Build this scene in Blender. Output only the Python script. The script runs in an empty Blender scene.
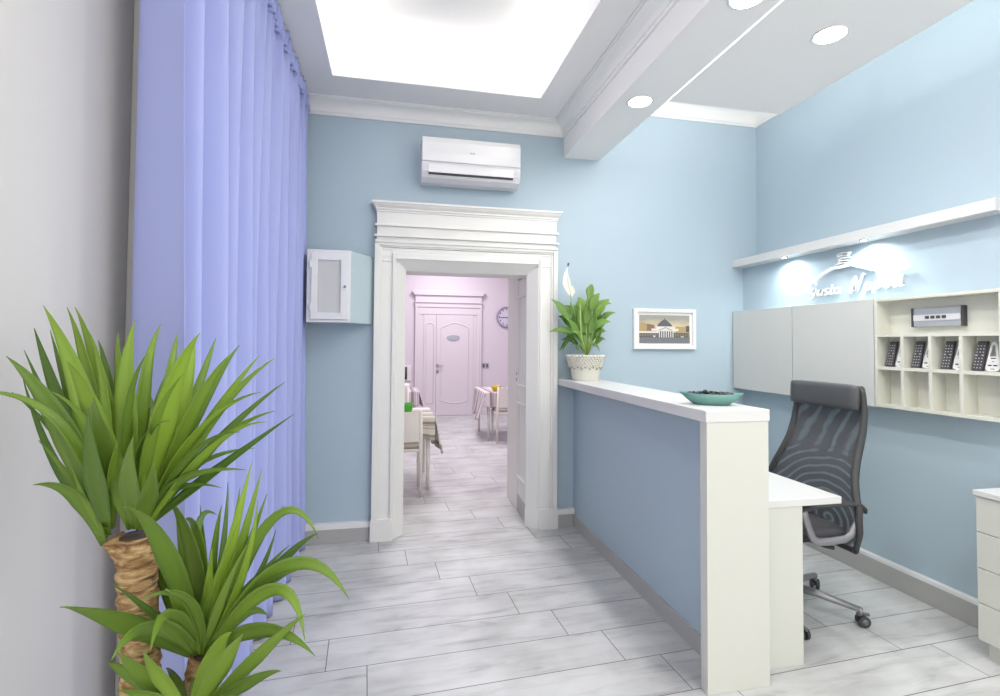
import bpy, bmesh, math, random
from mathutils import Vector, Matrix
random.seed(4)
PI = math.pi
SC = bpy.context.scene
COL = SC.collection
D = 3.909            # back wall plane
CAM = Vector((0, 0, 1.45))

# ------------------------------------------------------------------ materials
def srgb(r, g, b):
    f = lambda c: c/12.92 if c <= .04045 else ((c+.055)/1.055)**2.4
    return (f(r/255), f(g/255), f(b/255), 1)

def mat(name, rgb, rough=.5, metal=0, bump=0, bscale=60, var=0, vscale=3, spec=.5, sheen=0, emit=0, coat=0):
    m = bpy.data.materials.new(name); m.use_nodes = True
    nt = m.node_tree; b = nt.nodes['Principled BSDF']
    c = srgb(*rgb)
    b.inputs['Base Color'].default_value = c
    b.inputs['Roughness'].default_value = rough
    b.inputs['Metallic'].default_value = metal
    b.inputs['Specular IOR Level'].default_value = spec
    if coat: b.inputs['Coat Weight'].default_value = coat
    if sheen: b.inputs['Sheen Weight'].default_value = sheen
    if emit:
        b.inputs['Emission Color'].default_value = c
        b.inputs['Emission Strength'].default_value = emit
    tc = nt.nodes.new('ShaderNodeTexCoord')
    if var:
        n = nt.nodes.new('ShaderNodeTexNoise'); n.inputs['Scale'].default_value = vscale
        n.inputs['Detail'].default_value = 4
        nt.links.new(tc.outputs['Object'], n.inputs['Vector'])
        mx = nt.nodes.new('ShaderNodeMix'); mx.data_type = 'RGBA'
        mx.inputs[6].default_value = tuple(v*(1-var) for v in c[:3])+(1,)
        mx.inputs[7].default_value = tuple(min(1, v*(1+var)) for v in c[:3])+(1,)
        nt.links.new(n.outputs['Fac'], mx.inputs[0]); nt.links.new(mx.outputs[2], b.inputs['Base Color'])
    if bump:
        n = nt.nodes.new('ShaderNodeTexNoise'); n.inputs['Scale'].default_value = bscale
        n.inputs['Detail'].default_value = 3
        nt.links.new(tc.outputs['Object'], n.inputs['Vector'])
        bp = nt.nodes.new('ShaderNodeBump'); bp.inputs['Strength'].default_value = bump
        bp.inputs['Distance'].default_value = .01
        nt.links.new(n.outputs['Fac'], bp.inputs['Height']); nt.links.new(bp.outputs['Normal'], b.inputs['Normal'])
    return m

def floor_material():
    m = bpy.data.materials.new('floor_tile'); m.use_nodes = True
    nt = m.node_tree; N = nt.nodes; L = nt.links; b = N['Principled BSDF']
    geo = N.new('ShaderNodeNewGeometry')
    sep = N.new('ShaderNodeSeparateXYZ'); L.new(geo.outputs['Position'], sep.inputs[0])
    def M(op, a, bb=None, c=None):
        n = N.new('ShaderNodeMath'); n.operation = op
        for i, v in enumerate((a, bb, c)):
            if v is None: continue
            if isinstance(v, (int, float)): n.inputs[i].default_value = v
            else: L.new(v, n.inputs[i])
        return n.outputs[0]
    X, Y = sep.outputs[0], sep.outputs[1]
    yr = M('MULTIPLY_ADD', X, -.05, Y)               # rows run almost across the room
    xr = M('MULTIPLY_ADD', Y, .05, X)
    W, LEN = .2505, 1.15
    rr = M('DIVIDE', M('ADD', yr, -2.405), W)
    row = M('FLOOR', rr)
    fy = M('FRACT', rr)
    xs = M('DIVIDE', M('ADD', M('MULTIPLY_ADD', row, .178, xr), -1.0), LEN)
    colr = M('FLOOR', xs); fx = M('FRACT', xs)
    gy = M('MULTIPLY', M('MINIMUM', fy, M('SUBTRACT', 1, fy)), W)
    gx = M('MULTIPLY', M('MINIMUM', fx, M('SUBTRACT', 1, fx)), LEN)
    g = M('MINIMUM', gx, gy)
    mr = N.new('ShaderNodeMapRange'); mr.inputs['From Min'].default_value = .0012; mr.inputs['From Max'].default_value = .0028
    L.new(g, mr.inputs['Value'])
    cmb = N.new('ShaderNodeCombineXYZ'); L.new(row, cmb.inputs[0]); L.new(colr, cmb.inputs[1])
    wn = N.new('ShaderNodeTexWhiteNoise'); wn.noise_dimensions = '2D'; L.new(cmb.outputs[0], wn.inputs['Vector'])
    # stretched grain, shifted per tile
    vec = N.new('ShaderNodeCombineXYZ')
    L.new(M('MULTIPLY_ADD', wn.outputs['Value'], 37.0, M('MULTIPLY', xr, 1.6)), vec.inputs[0])
    L.new(M('MULTIPLY', yr, 9.0), vec.inputs[1]); L.new(M('MULTIPLY', row, 3.7), vec.inputs[2])
    n1 = N.new('ShaderNodeTexNoise'); n1.inputs['Scale'].default_value = 1.6; n1.inputs['Detail'].default_value = 7
    n1.inputs['Roughness'].default_value = .62; n1.inputs['Distortion'].default_value = .6
    L.new(vec.outputs[0], n1.inputs['Vector'])
    r1 = N.new('ShaderNodeValToRGB'); cr = r1.color_ramp
    cr.elements[0].position = .28; cr.elements[0].color = srgb(166, 166, 167)
    cr.elements[1].position = .56; cr.elements[1].color = srgb(209, 209, 209)
    e = cr.elements.new(.42); e.color = srgb(198, 198, 198)
    L.new(n1.outputs['Fac'], r1.inputs[0])
    # cloudy worn patches
    n2 = N.new('ShaderNodeTexNoise'); n2.inputs['Scale'].default_value = 2.6; n2.inputs['Detail'].default_value = 5
    L.new(geo.outputs['Position'], n2.inputs['Vector'])
    mx = N.new('ShaderNodeMix'); mx.data_type = 'RGBA'; mx.blend_type = 'MULTIPLY'
    r2 = N.new('ShaderNodeValToRGB'); r2.color_ramp.elements[0].position = .3; r2.color_ramp.elements[0].color = srgb(214, 214, 213)
    r2.color_ramp.elements[1].position = .6; r2.color_ramp.elements[1].color = (1, 1, 1, 1)
    L.new(n2.outputs['Fac'], r2.inputs[0])
    mx.inputs[0].default_value = .8; L.new(r1.outputs[0], mx.inputs[6]); L.new(r2.outputs[0], mx.inputs[7])
    mg = N.new('ShaderNodeMix'); mg.data_type = 'RGBA'
    mg.inputs[6].default_value = srgb(92, 90, 88); L.new(mr.outputs[0], mg.inputs[0]); L.new(mx.outputs[2], mg.inputs[7])
    L.new(mg.outputs[2], b.inputs['Base Color'])
    b.inputs['Roughness'].default_value = .42; b.inputs['Specular IOR Level'].default_value = .35
    bp = N.new('ShaderNodeBump'); bp.inputs['Strength'].default_value = .25; bp.inputs['Distance'].default_value = .002
    L.new(mr.outputs[0], bp.inputs['Height']); L.new(bp.outputs[0], b.inputs['Normal'])
    return m

def stripe_material(name, light, dark, axis, scale):
    m = bpy.data.materials.new(name); m.use_nodes = True
    nt = m.node_tree; N = nt.nodes; L = nt.links; b = N['Principled BSDF']
    tc = N.new('ShaderNodeTexCoord'); sp = N.new('ShaderNodeSeparateXYZ'); L.new(tc.outputs['UV'], sp.inputs[0])
    ml = N.new('ShaderNodeMath'); ml.operation = 'MULTIPLY'; ml.inputs[1].default_value = scale; L.new(sp.outputs[axis], ml.inputs[0])
    fr = N.new('ShaderNodeMath'); fr.operation = 'FRACT'; L.new(ml.outputs[0], fr.inputs[0])
    r = N.new('ShaderNodeValToRGB'); r.color_ramp.interpolation = 'CONSTANT'
    cr = r.color_ramp; cr.elements[0].color = srgb(*light); cr.elements[1].position = .34; cr.elements[1].color = srgb(*dark)
    for p, c in ((.58, light), (.64, dark), (.70, light), (.82, tuple((a+q)//2 for a, q in zip(light, dark))), (.93, light)):
        e = cr.elements.new(p); e.color = srgb(*c)
    L.new(fr.outputs[0], r.inputs[0]); L.new(r.outputs[0], b.inputs['Base Color'])
    b.inputs['Roughness'].default_value = .9
    return m

def leaf_material(name, base, edge, rough=.38):
    m = bpy.data.materials.new(name); m.use_nodes = True
    nt = m.node_tree; N = nt.nodes; L = nt.links; b = N['Principled BSDF']
    at = N.new('ShaderNodeUVMap'); sp = N.new('ShaderNodeSeparateXYZ'); L.new(at.outputs[0], sp.inputs[0])
    # u: random tone of the leaf; fine length-wise veins from v
    r = N.new('ShaderNodeMix'); r.data_type = 'RGBA'
    r.inputs[6].default_value = srgb(*base); r.inputs[7].default_value = srgb(*edge)
    L.new(sp.outputs[0], r.inputs[0])
    w = N.new('ShaderNodeMath'); w.operation = 'SINE'
    ml = N.new('ShaderNodeMath'); ml.operation = 'MULTIPLY'; ml.inputs[1].default_value = 48; L.new(sp.outputs[1], ml.inputs[0])
    L.new(ml.outputs[0], w.inputs[0])
    bp = N.new('ShaderNodeBump'); bp.inputs['Strength'].default_value = .15; bp.inputs['Distance'].default_value = .001
    L.new(w.outputs[0], bp.inputs['Height'])
    L.new(bp.outputs[0], b.inputs['Normal'])
    L.new(r.outputs[2], b.inputs['Base Color'])
    b.inputs['Roughness'].default_value = rough
    tr = N.new('ShaderNodeBsdfTranslucent'); L.new(r.outputs[2], tr.inputs['Color'])
    ms = N.new('ShaderNodeMixShader'); ms.inputs[0].default_value = .33
    L.new(b.outputs[0], ms.inputs[1]); L.new(tr.outputs[0], ms.inputs[2])
    L.new(ms.outputs[0], N['Material Output'].inputs['Surface'])
    return m

def mesh_fabric():
    """dark see-through chair mesh: two layers give curved moire bands"""
    m = bpy.data.materials.new('chair_mesh'); m.use_nodes = True
    nt = m.node_tree; N = nt.nodes; L = nt.links; b = N['Principled BSDF']
    b.inputs['Base Color'].default_value = srgb(66, 65, 68); b.inputs['Roughness'].default_value = .7
    tc = N.new('ShaderNodeTexCoord')
    sp = N.new('ShaderNodeSeparateXYZ'); L.new(tc.outputs['Object'], sp.inputs[0])
    def M(op, a, bb=None, c=None):
        n = N.new('ShaderNodeMath'); n.operation = op
        for i, v in enumerate((a, bb, c)):
            if v is None: continue
            if isinstance(v, (int, float)): n.inputs[i].default_value = v
            else: L.new(v, n.inputs[i])
        return n.outputs[0]
    y, z = sp.outputs[1], sp.outputs[2]
    zz = M('ADD', z, -.52); yy = M('ADD', y, .12)
    rad = M('SQRT', M('ADD', M('MULTIPLY', M('MULTIPLY', yy, yy), 1.3), M('MULTIPLY', M('MULTIPLY', zz, zz), 2.2)))
    nz_ = N.new('ShaderNodeTexNoise'); nz_.inputs['Scale'].default_value = 4.5; L.new(tc.outputs['Object'], nz_.inputs['Vector'])
    low = M('SINE', M('MULTIPLY_ADD', nz_.outputs['Fac'], 7.0, M('MULTIPLY', rad, 105)))
    hi = M('SINE', M('MULTIPLY_ADD', nz_.outputs['Fac'], 9.0, M('MULTIPLY_ADD', M('MULTIPLY', M('SUBTRACT', z, .95), M('SUBTRACT', z, .95)), 60, M('MULTIPLY_ADD', z, 22, M('MULTIPLY', y, 58)))))
    sel = N.new('ShaderNodeMapRange'); sel.inputs['From Min'].default_value = .82; sel.inputs['From Max'].default_value = .9; L.new(z, sel.inputs['Value'])
    mix = N.new('ShaderNodeMix'); mix.data_type = 'FLOAT'
    L.new(sel.outputs[0], mix.inputs[0]); L.new(low, mix.inputs[2]); L.new(hi, mix.inputs[3])
    mr = N.new('ShaderNodeMapRange'); mr.inputs['From Min'].default_value = -.3; mr.inputs['From Max'].default_value = 1
    mr.inputs['To Min'].default_value = .08; mr.inputs['To Max'].default_value = .32
    L.new(mix.outputs[0], mr.inputs['Value'])
    t = N.new('ShaderNodeBsdfTransparent')
    ms = N.new('ShaderNodeMixShader'); L.new(mr.outputs[0], ms.inputs[0]); L.new(b.outputs[0], ms.inputs[1]); L.new(t.outputs[0], ms.inputs[2])
    L.new(ms.outputs[0], N['Material Output'].inputs['Surface'])
    return m

def trunk_material():
    m = mat('yucca_bark', (150, 120, 84), .85)
    nt = m.node_tree; N = nt.nodes; L = nt.links; b = N['Principled BSDF']
    tc = N.new('ShaderNodeTexCoord'); mp = N.new('ShaderNodeMapping'); mp.inputs['Scale'].default_value = (20, 20, 62)
    L.new(tc.outputs['Object'], mp.inputs[0])
    n = N.new('ShaderNodeTexNoise'); n.inputs['Scale'].default_value = 1.3; n.inputs['Detail'].default_value = 6; n.inputs['Distortion'].default_value = .8
    L.new(mp.outputs[0], n.inputs['Vector'])
    r = N.new('ShaderNodeValToRGB'); cr = r.color_ramp
    cr.elements[0].position = .3; cr.elements[0].color = srgb(84, 58, 36)
    cr.elements[1].position = .68; cr.elements[1].color = srgb(205, 178, 134)
    e = cr.elements.new(.46); e.color = srgb(150, 114, 74)
    L.new(n.outputs['Fac'], r.inputs[0]); L.new(r.outputs[0], b.inputs['Base Color'])
    bp = N.new('ShaderNodeBump'); bp.inputs['Strength'].default_value = .8; bp.inputs['Distance'].default_value = .012
    L.new(n.outputs['Fac'], bp.inputs['Height']); L.new(bp.outputs[0], b.inputs['Normal'])
    return m

def curtain_material():
    m = mat('lilac_cloth', (170, 178, 230), .85, bump=.12, bscale=900, sheen=.08)
    nt = m.node_tree; N = nt.nodes; L = nt.links
    tr = N.new('ShaderNodeBsdfTranslucent'); tr.inputs['Color'].default_value = srgb(192, 197, 240)
    ms = N.new('ShaderNodeMixShader'); ms.inputs[0].default_value = .06
    L.new(N['Principled BSDF'].outputs[0], ms.inputs[1]); L.new(tr.outputs[0], ms.inputs[2])
    L.new(ms.outputs[0], N['Material Output'].inputs['Surface'])
    return m

M = {}
M['blue'] = mat('blue_paint', (177, 195, 206), .5, bump=.08, bscale=160, var=.015, vscale=1.2, spec=.35)
M['bluebox'] = mat('pale_blue_paint', (188, 205, 211), .5, spec=.3)
M['white_wall'] = mat('greyish_white_satin_paint', (208, 206, 205), .34, bump=.1, bscale=6, var=.02, vscale=2, spec=.4)
M['ceil'] = mat('white_ceiling_paint', (240, 239, 238), .75)
M['trim'] = mat('white_trim_paint', (238, 238, 236), .4)
M['casing'] = mat('warm_white_casing_paint', (232, 231, 227), .38)
M['lilac'] = mat('pale_lilac_paint', (220, 211, 220), .6, bump=.05, bscale=150)
M['lilac_door'] = mat('pale_lilac_lacquer', (222, 213, 220), .45)
M['floor'] = floor_material()
M['basetile'] = mat('grey_skirting_tile', (178, 178, 176), .45, var=.06, vscale=7)
M['basecap'] = mat('white_skirting_cap', (235, 235, 235), .45)
M['curtain'] = curtain_material()
M['leaf'] = leaf_material('yucca_leaf', (84, 120, 54), (170, 202, 72))
M['lilyleaf'] = leaf_material('lily_leaf', (88, 136, 58), (158, 196, 104))
M['bark'] = trunk_material()
M['cut'] = mat('dark_sealed_cut', (62, 54, 46), .7)
M['soil'] = mat('potting_soil', (58, 46, 36), .95, bump=.8, bscale=70)
M['terracotta'] = mat('grey_planter', (176, 174, 170), .6)
M['ac'] = mat('glossy_white_plastic', (232, 232, 234), .16, coat=.5)
M['ac2'] = mat('pale_grey_plastic', (214, 214, 218), .35)
M['slot'] = mat('dark_slot', (70, 68, 72), .6)
M['frame'] = mat('white_frame_lacquer', (236, 236, 238), .35)
M['mount'] = mat('white_card_mount', (238, 236, 230), .7)
M['lam'] = mat('white_laminate', (213, 213, 212), .35)
M['lamwarm'] = mat('off_white_laminate', (206, 207, 199), .4)
M['cabgrey'] = mat('off_white_cabinet_front', (208, 209, 205), .45)
M['cubby'] = mat('cream_laminate', (216, 216, 205), .5)
M['teal'] = mat('teal_glaze', (100, 146, 138), .35, var=.12, vscale=9)
M['sweets'] = mat('dark_wrappers', (44, 44, 46), .35)
M['potwhite'] = mat('white_stoneware', (222, 220, 208), .6, bump=.15, bscale=40)
M['petal'] = mat('cream_white_spathe', (240, 240, 224), .5)
M['stem'] = mat('pale_green_stem', (150, 180, 100), .5)
M['chairgrey'] = mat('dark_grey_leather', (76, 77, 80), .5, bump=.1, bscale=200)
M['seatfab'] = mat('black_seat_fabric', (70, 69, 74), .9, bump=.2, bscale=500)
M['mesh'] = mesh_fabric()
M['steel'] = mat('grey_metal', (150, 150, 154), .35, metal=.5)
M['rubber'] = mat('dark_rubber', (62, 62, 64), .55)
M['caster'] = mat('grey_caster_plastic', (108, 110, 112), .5)
M['silver'] = mat('silver_plastic', (176, 180, 188), .35, metal=.25)
M['remote'] = mat('dark_remote_plastic', (74, 72, 78), .5)
M['button'] = mat('light_grey_button', (196, 196, 200), .5)
M['tag'] = mat('white_tag_plastic', (236, 236, 236), .45)
M['ink'] = mat('black_print', (34, 34, 36), .6)
M['sign'] = mat('white_sign_acrylic', (240, 240, 240), .4)
M['chrome'] = mat('brushed_steel', (150, 150, 152), .3, metal=.8)
M['glass'] = mat('frosted_panel', (206, 207, 206), .3)
M['led'] = mat('led_lens', (255, 253, 248), .5, emit=22)
M['glowstrip'] = mat('glow_strip', (255, 246, 232), .5, emit=6)
M['leakglow'] = mat('leak_glow', (255, 252, 246), .5, emit=1.1)  # glow that imitates light leaking through the ceiling gap
M['tablewhite'] = mat('white_table_laminate', (236, 230, 234), .45)
M['chairwhite'] = mat('white_chair_lacquer', (232, 226, 220), .45)
M['cushion'] = mat('taupe_cushion', (172, 162, 152), .9)
M['clothA'] = stripe_material('grey_beige_striped_cloth', (214, 208, 196), (150, 142, 134), 1, 2.2)
M['clothB'] = stripe_material('grey_white_striped_cloth', (214, 204, 208), (150, 138, 140), 0, 5.0)
M['green'] = mat('green_plastic', (70, 176, 52), .45)
M['yellow'] = mat('yellow_glaze', (206, 178, 40), .35)
M['china'] = mat('white_china', (240, 238, 240), .25)
M['dark'] = mat('dark_ceramic', (60, 54, 64), .4)
M['clockface'] = mat('pale_clock_face', (214, 206, 226), .5)
M['clockrim'] = mat('grey_clock_rim', (160, 150, 176), .35)

# ------------------------------------------------------------------ mesh helpers
def new(): return bmesh.new()
def box(bm, x0, x1, y0, y1, z0, z1, mi=0):
    v = [bm.verts.new(p) for p in ((x0,y0,z0),(x1,y0,z0),(x1,y1,z0),(x0,y1,z0),(x0,y0,z1),(x1,y0,z1),(x1,y1,z1),(x0,y1,z1))]
    for f in ((3,2,1,0),(4,5,6,7),(0,1,5,4),(1,2,6,5),(2,3,7,6),(3,0,4,7)):
        bm.faces.new([v[i] for i in f]).material_index = mi
def prism(bm, poly, fn, a, b, mi=0):
    """poly: 2-D outline; fn(p,q,t) -> 3-D point; extruded t=a..b"""
    A = [bm.verts.new(fn(p, q, a)) for p, q in poly]; B = [bm.verts.new(fn(p, q, b)) for p, q in poly]
    n = len(poly)
    for i in range(n): bm.faces.new((A[i], A[(i+1) % n], B[(i+1) % n], B[i])).material_index = mi
    bm.faces.new(A[::-1]).material_index = mi; bm.faces.new(B).material_index = mi
def frames(path):
    ts = []
    for i in range(len(path)):
        a = path[max(0, i-1)]; b = path[min(len(path)-1, i+1)]
        ts.append((Vector(b)-Vector(a)).normalized())
    return ts
def tube(bm, path, r, seg=10, mi=0, sx=1, sy=1, up=None):
    ts = frames(path); rings = []
    up = Vector(up) if up else (Vector((0, 0, 1)) if abs(ts[0].z) < .9 else Vector((1, 0, 0)))
    for i, p in enumerate(path):
        t = ts[i]; s = t.cross(up)
        if s.length < 1e-4: s = t.cross(Vector((0, 1, 0)))
        s.normalize(); n = s.cross(t)
        if up is None: up = n
        rr = r[i] if isinstance(r, (list, tuple)) else r
        rings.append([bm.verts.new(Vector(p)+s*(rr*sx*math.cos(2*PI*k/seg))+n*(rr*sy*math.sin(2*PI*k/seg))) for k in range(seg)])
    for a, b in zip(rings, rings[1:]):
        for k in range(seg): bm.faces.new((a[k], a[(k+1) % seg], b[(k+1) % seg], b[k])).material_index = mi
    bm.faces.new(rings[0][::-1]).material_index = mi; bm.faces.new(rings[-1]).material_index = mi
def lathe(bm, prof, c=(0, 0, 0), seg=32, mi=0, ex=1, ey=1, closed=False):
    rings = []
    for r, z in prof:
        if r < 1e-5: rings.append([bm.verts.new((c[0], c[1], c[2]+z))])
        else: rings.append([bm.verts.new((c[0]+r*ex*math.cos(2*PI*k/seg), c[1]+r*ey*math.sin(2*PI*k/seg), c[2]+z)) for k in range(seg)])
    for a, b in zip(rings, rings[1:]):
        for k in range(seg):
            k2 = (k+1) % seg
            q = [a[k], a[k2], b[k2], b[k]] if len(a) > 1 and len(b) > 1 else ([a[0], b[k2], b[k]] if len(a) == 1 else [a[k], a[k2], b[0]])
            bm.faces.new(q).material_index = mi
    if not closed:
        if len(rings[0]) > 1: bm.faces.new(rings[0][::-1]).material_index = mi
        if len(rings[-1]) > 1: bm.faces.new(rings[-1]).material_index = mi
def ball(bm, c, r, seg=10, mi=0, sz=1):
    lathe(bm, [(r*math.sin(PI*i/6), -r*sz*math.cos(PI*i/6)) for i in range(7)], c, seg, mi)
def ribbon(bm, pts, w, fn, a, b, mi=0):
    """a stroke of width w through 2-D pts, extruded by fn(p,q,t)"""
    n = len(pts); Lp = []; Rp = []
    for i in range(n):
        p = Vector(pts[i]); d0 = (p-Vector(pts[i-1])).normalized() if i else None
        d1 = (Vector(pts[i+1])-p).normalized() if i < n-1 else None
        d = (d0 or d1) if (d0 is None or d1 is None) else (d0+d1)
        if d.length < 1e-6: d = d1
        d = d.normalized(); nn = Vector((-d.y, d.x))
        ww = w[i] if isinstance(w, (list, tuple)) else w
        Lp.append(p+nn*ww/2); Rp.append(p-nn*ww/2)
    V = [[bm.verts.new(fn(q.x, q.y, t)) for q in S] for S in (Lp, Rp) for t in (a, b)]
    la, lb, ra, rb = V
    for i in range(n-1):
        for q in ((la[i], la[i+1], lb[i+1], lb[i]), (ra[i+1], ra[i], rb[i], rb[i+1]), (lb[i], lb[i+1], rb[i+1], rb[i]), (la[i+1], la[i], ra[i], ra[i+1])):
            bm.faces.new(q).material_index = mi
    bm.faces.new((la[0], lb[0], rb[0], ra[0])).material_index = mi; bm.faces.new((la[-1], ra[-1], rb[-1], lb[-1])).material_index = mi

def obj(name, bm, m, parent=None, smooth=False, bevel=0, seg=2, kind=None, label=None, solid=0, subsurf=0):
    bmesh.ops.recalc_face_normals(bm, faces=bm.faces)
    me = bpy.data.meshes.new(name); bm.to_mesh(me); bm.free()
    for mm in (m if isinstance(m, (list, tuple)) else [m]): me.materials.append(mm)
    if smooth:
        me.polygons.foreach_set('use_smooth', [True]*len(me.polygons))
    o = bpy.data.objects.new(name, me); COL.objects.link(o)
    if parent is not None:
        o.parent = parent
        o.matrix_parent_inverse = Matrix.Translation(-parent_loc(parent)) if False else Matrix()
        # geometry is written in world coordinates: bring it into the parent's space
        off = world_off(parent)
        for v in me.vertices: v.co -= off
    if solid:
        s = o.modifiers.new('solid', 'SOLIDIFY'); s.thickness = solid; s.offset = 0
    if bevel:
        b = o.modifiers.new('bevel', 'BEVEL'); b.width = bevel; b.segments = seg; b.limit_method = 'ANGLE'; b.angle_limit = .6
        b.harden_normals = False
    if subsurf:
        s = o.modifiers.new('sub', 'SUBSURF'); s.levels = subsurf; s.render_levels = subsurf
    if kind: o['kind'] = kind
    if label: o['label'] = label
    return o
def world_off(o):
    v = Vector((0, 0, 0))
    while o is not None: v += o.location; o = o.parent
    return v
def parent_loc(o): return o.location
def thing(name, label, cat, loc, group=None):
    o = bpy.data.objects.new(name, None); COL.objects.link(o); o.empty_display_size = .1
    o.location = loc; o['label'] = label; o['category'] = cat
    if group: o['group'] = group
    return o
def tag(o, label, cat, group=None):
    o['label'] = label; o['category'] = cat
    if group: o['group'] = group
    return o
def rebase(o, p):
    """move a single-mesh thing's origin to p"""
    p = Vector(p)
    for v in o.data.vertices: v.co -= p
    o.location = p
    return o
def dup(root, loc, label, group=None):
    r = root.copy(); COL.objects.link(r); r.location = loc; r['label'] = label
    if group: r['group'] = group
    for ch in list(root.children):
        c = ch.copy(); COL.objects.link(c); c.parent = r
        for g in ch.children:
            d = g.copy(); COL.objects.link(d); d.parent = c
    return r
def struct(name, bm, m, **k): return obj(name, bm, m, kind='structure', **k)
XZ = lambda p, q, t: (p, t, q)      # outline in x,z extruded along y
YZ = lambda p, q, t: (t, p, q)      # outline in y,z extruded along x
XY = lambda p, q, t: (p, q, t)

# ------------------------------------------------------------------ room shell
YN = -2.6
b = new(); box(b, -1.3, 3.6, YN, 10.4, -.12, 0); struct('floor', b, M['floor'])

# back wall with the doorway
T0, T1 = D, 4.73
b = new()
box(b, -1.0, .06, T0, T1, 0, 3.56); box(b, 1.10, 3.4, T0, T1, 0, 3.56); box(b, .06, 1.10, T0, T1, 2.12, 3.56)
struct('wall_back', b, M['blue'])
# reveal lining of the doorway (trim)
b = new()
prism(b, [(.06, D+.03), (.095, D+.03), (.075, T1), (.06, T1)], XY, 0, 2.12)
box(b, .06, 1.10, D+.04, 4.2, 2.0, 2.12)
box(b, .06, 1.10, 4.2, T1, 2.075, 2.12)
prism(b, [(1.065, D+.035), (1.10, D+.035), (1.10, 4.34), (1.083, 4.34)], XY, .145, 2.0)
box(b, 1.078, 1.10, 4.34, T1, 0, 2.08)
# raised panel mouldings on the right reveal
for z0, z1 in ((.3, .95), (1.08, 1.86)):
    for (ya, yb, za, zb) in ((3.99, 4.01, z0, z1), (4.26, 4.28, z0, z1), (3.99, 4.28, z0, z0+.02), (3.99, 4.28, z1-.02, z1)):
        xx = 1.067+(ya-3.94)*.04
        box(b, xx-.008, xx+.012, ya, yb, za, zb)
struct('trim_1', b, M['casing'], bevel=.003)
b = new(); prism(b, [(1.06, D+.035), (1.10, D+.035), (1.10, 4.34), (1.078, 4.34)], XY, 0, .145); struct('baseboard_reveal', b, M['basetile'])
b = new()
for z in (1.135, 1.185): tube(b, [(1.074, 4.37, z), (1.08, 4.37, z)], .013, 14)
struct('trim_2', b, M['chrome'])

# moulded casing round the doorway
b = new()
YB = D+.002
def jamb(s):
    # s: +1 left casing (x grows inwards), -1 right
    X = (lambda v: v) if s > 0 else (lambda v: 1.148-v)
    def bar(x0, x1, pr, z0, z1):
        a, c = sorted((X(x0), X(x1))); box(b, a, c, D-pr, YB, z0, z1)
    bar(-.135, -.098, .058, 0, 2.19)      # outer fillet
    bar(-.098, -.082, .046, 0, 2.16)
    bar(-.082, -.004, .036, 0, 2.16)      # flat band
    bar(-.004, .012, .05, 0, 2.12)        # bead
    bar(.012, .024, .042, 0, 2.10)
    # splayed inner band
    P = [(X(.024), D-.04), (X(.098), D+.04), (X(.03), D+.04)]
    prism(b, P, XY, 0, 2.05)
    # small cap on the flat band
    bar(-.078, -.008, .044, 2.055, 2.066)
    bar(-.078, -.008, .044, 2.14, 2.15)
    # plinth block
    bar(-.142, .016, .066, 0, .145); bar(-.138, .012, .06, .145, .158)
    prism(b, [(X(.016), D-.05), (X(.103), D+.045), (X(.02), D+.045)], XY, 0, .15)
jamb(1); jamb(-1)
# head: splay, architrave fasciae, frieze, cornice
prism(b, [(D-.04, 2.075), (D+.045, 1.998), (D+.045, 2.12), (D-.04, 2.12)], YZ, .024, 1.124)
def rail(pr, z0, z1, e=0): box(b, -.098-e, 1.246+e, D-pr, YB, z0, z1)
rail(.05, 2.075, 2.09, -.115)
rail(.0375, 2.09, 2.158)
rail(.046, 2.16, 2.172); rail(.056, 2.172, 2.192); rail(.066, 2.192, 2.212, .035)
rail(.056, 2.212, 2.235, .024); rail(.076, 2.235, 2.25, .042)
rail(.054, 2.25, 2.315, .022); rail(.072, 2.315, 2.332, .04)
rail(.056, 2.332, 2.42, .024)
rail(.062, 2.42, 2.435, .03); rail(.07, 2.435, 2.45, .036)
for i in range(5):
    t = i/4; rail(.073+.022*math.sin(t*PI/2), 2.45+.006*i, 2.457+.006*i, .04+.014*math.sin(t*PI/2))
rail(.104, 2.478, 2.494, .06)
struct('trim_3', b, M['casing'], bevel=.0025)

# right wall: upper face and the thicker lower part under the shelf
b = new(); box(b, 3.139, 3.4, .95, D, 0, 3.56); struct('wall_right', b, M['blue'])
b = new(); box(b, 2.997, 3.139, .95, D, 0, 2.125); struct('wall_right_lower', b, M['blue'])
b = new(); box(b, 2.962, 2.997, .95, D, 0, .118); box(b, 2.962, 2.997, .95, D, .118, .14, 1)
struct('baseboard_right', b, [M['basetile'], M['basecap']], bevel=.002)
# left wall with pier
b = new(); box(b, -1.0, -.82, .7, D, 0, 3.56); box(b, -.82, -.735, 1.80, D, 0, 3.56)
struct('wall_left', b, M['white_wall'], bevel=.006)
# baseboards of the back wall
b = new()
for x0, x1 in ((-.74, -.14), (1.285, 1.44)):
    box(b, x0, x1, D-.03, D, 0, .10); box(b, x0, x1, D-.034, D, .10, .142, 1)
struct('baseboard_back', b, [M['basetile'], M['basecap']], bevel=.002)

# upper ceiling, dropped ceiling with the lit coffer
b = new(); box(b, -1.0, 3.4, YN, T0+.1, 3.52, 3.7); struct('ceiling', b, M['ceil'])
HX0, HX1, HY0, HY1 = -.415, 1.036, .55, 3.52
b = new(); ZC = 3.235
for x0, x1, y0, y1 in ((-.85, HX0, YN, D), (HX1, 1.345, YN, D), (HX0, HX1, HY1, D), (HX0, HX1, YN, HY0)):
    box(b, x0, x1, y0, y1, ZC, ZC+.05)
# upturned lip round the opening
for x0, x1, y0, y1 in ((HX0-.015, HX0, HY0, HY1), (HX1, HX1+.015, HY0, HY1), (HX0, HX1, HY1, HY1+.015), (HX0, HX1, HY0-.015, HY0)):
    box(b, x0, x1, y0, y1, ZC+.05, ZC+.10)
struct('ceiling_dropped', b, M['ceil'])
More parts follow.
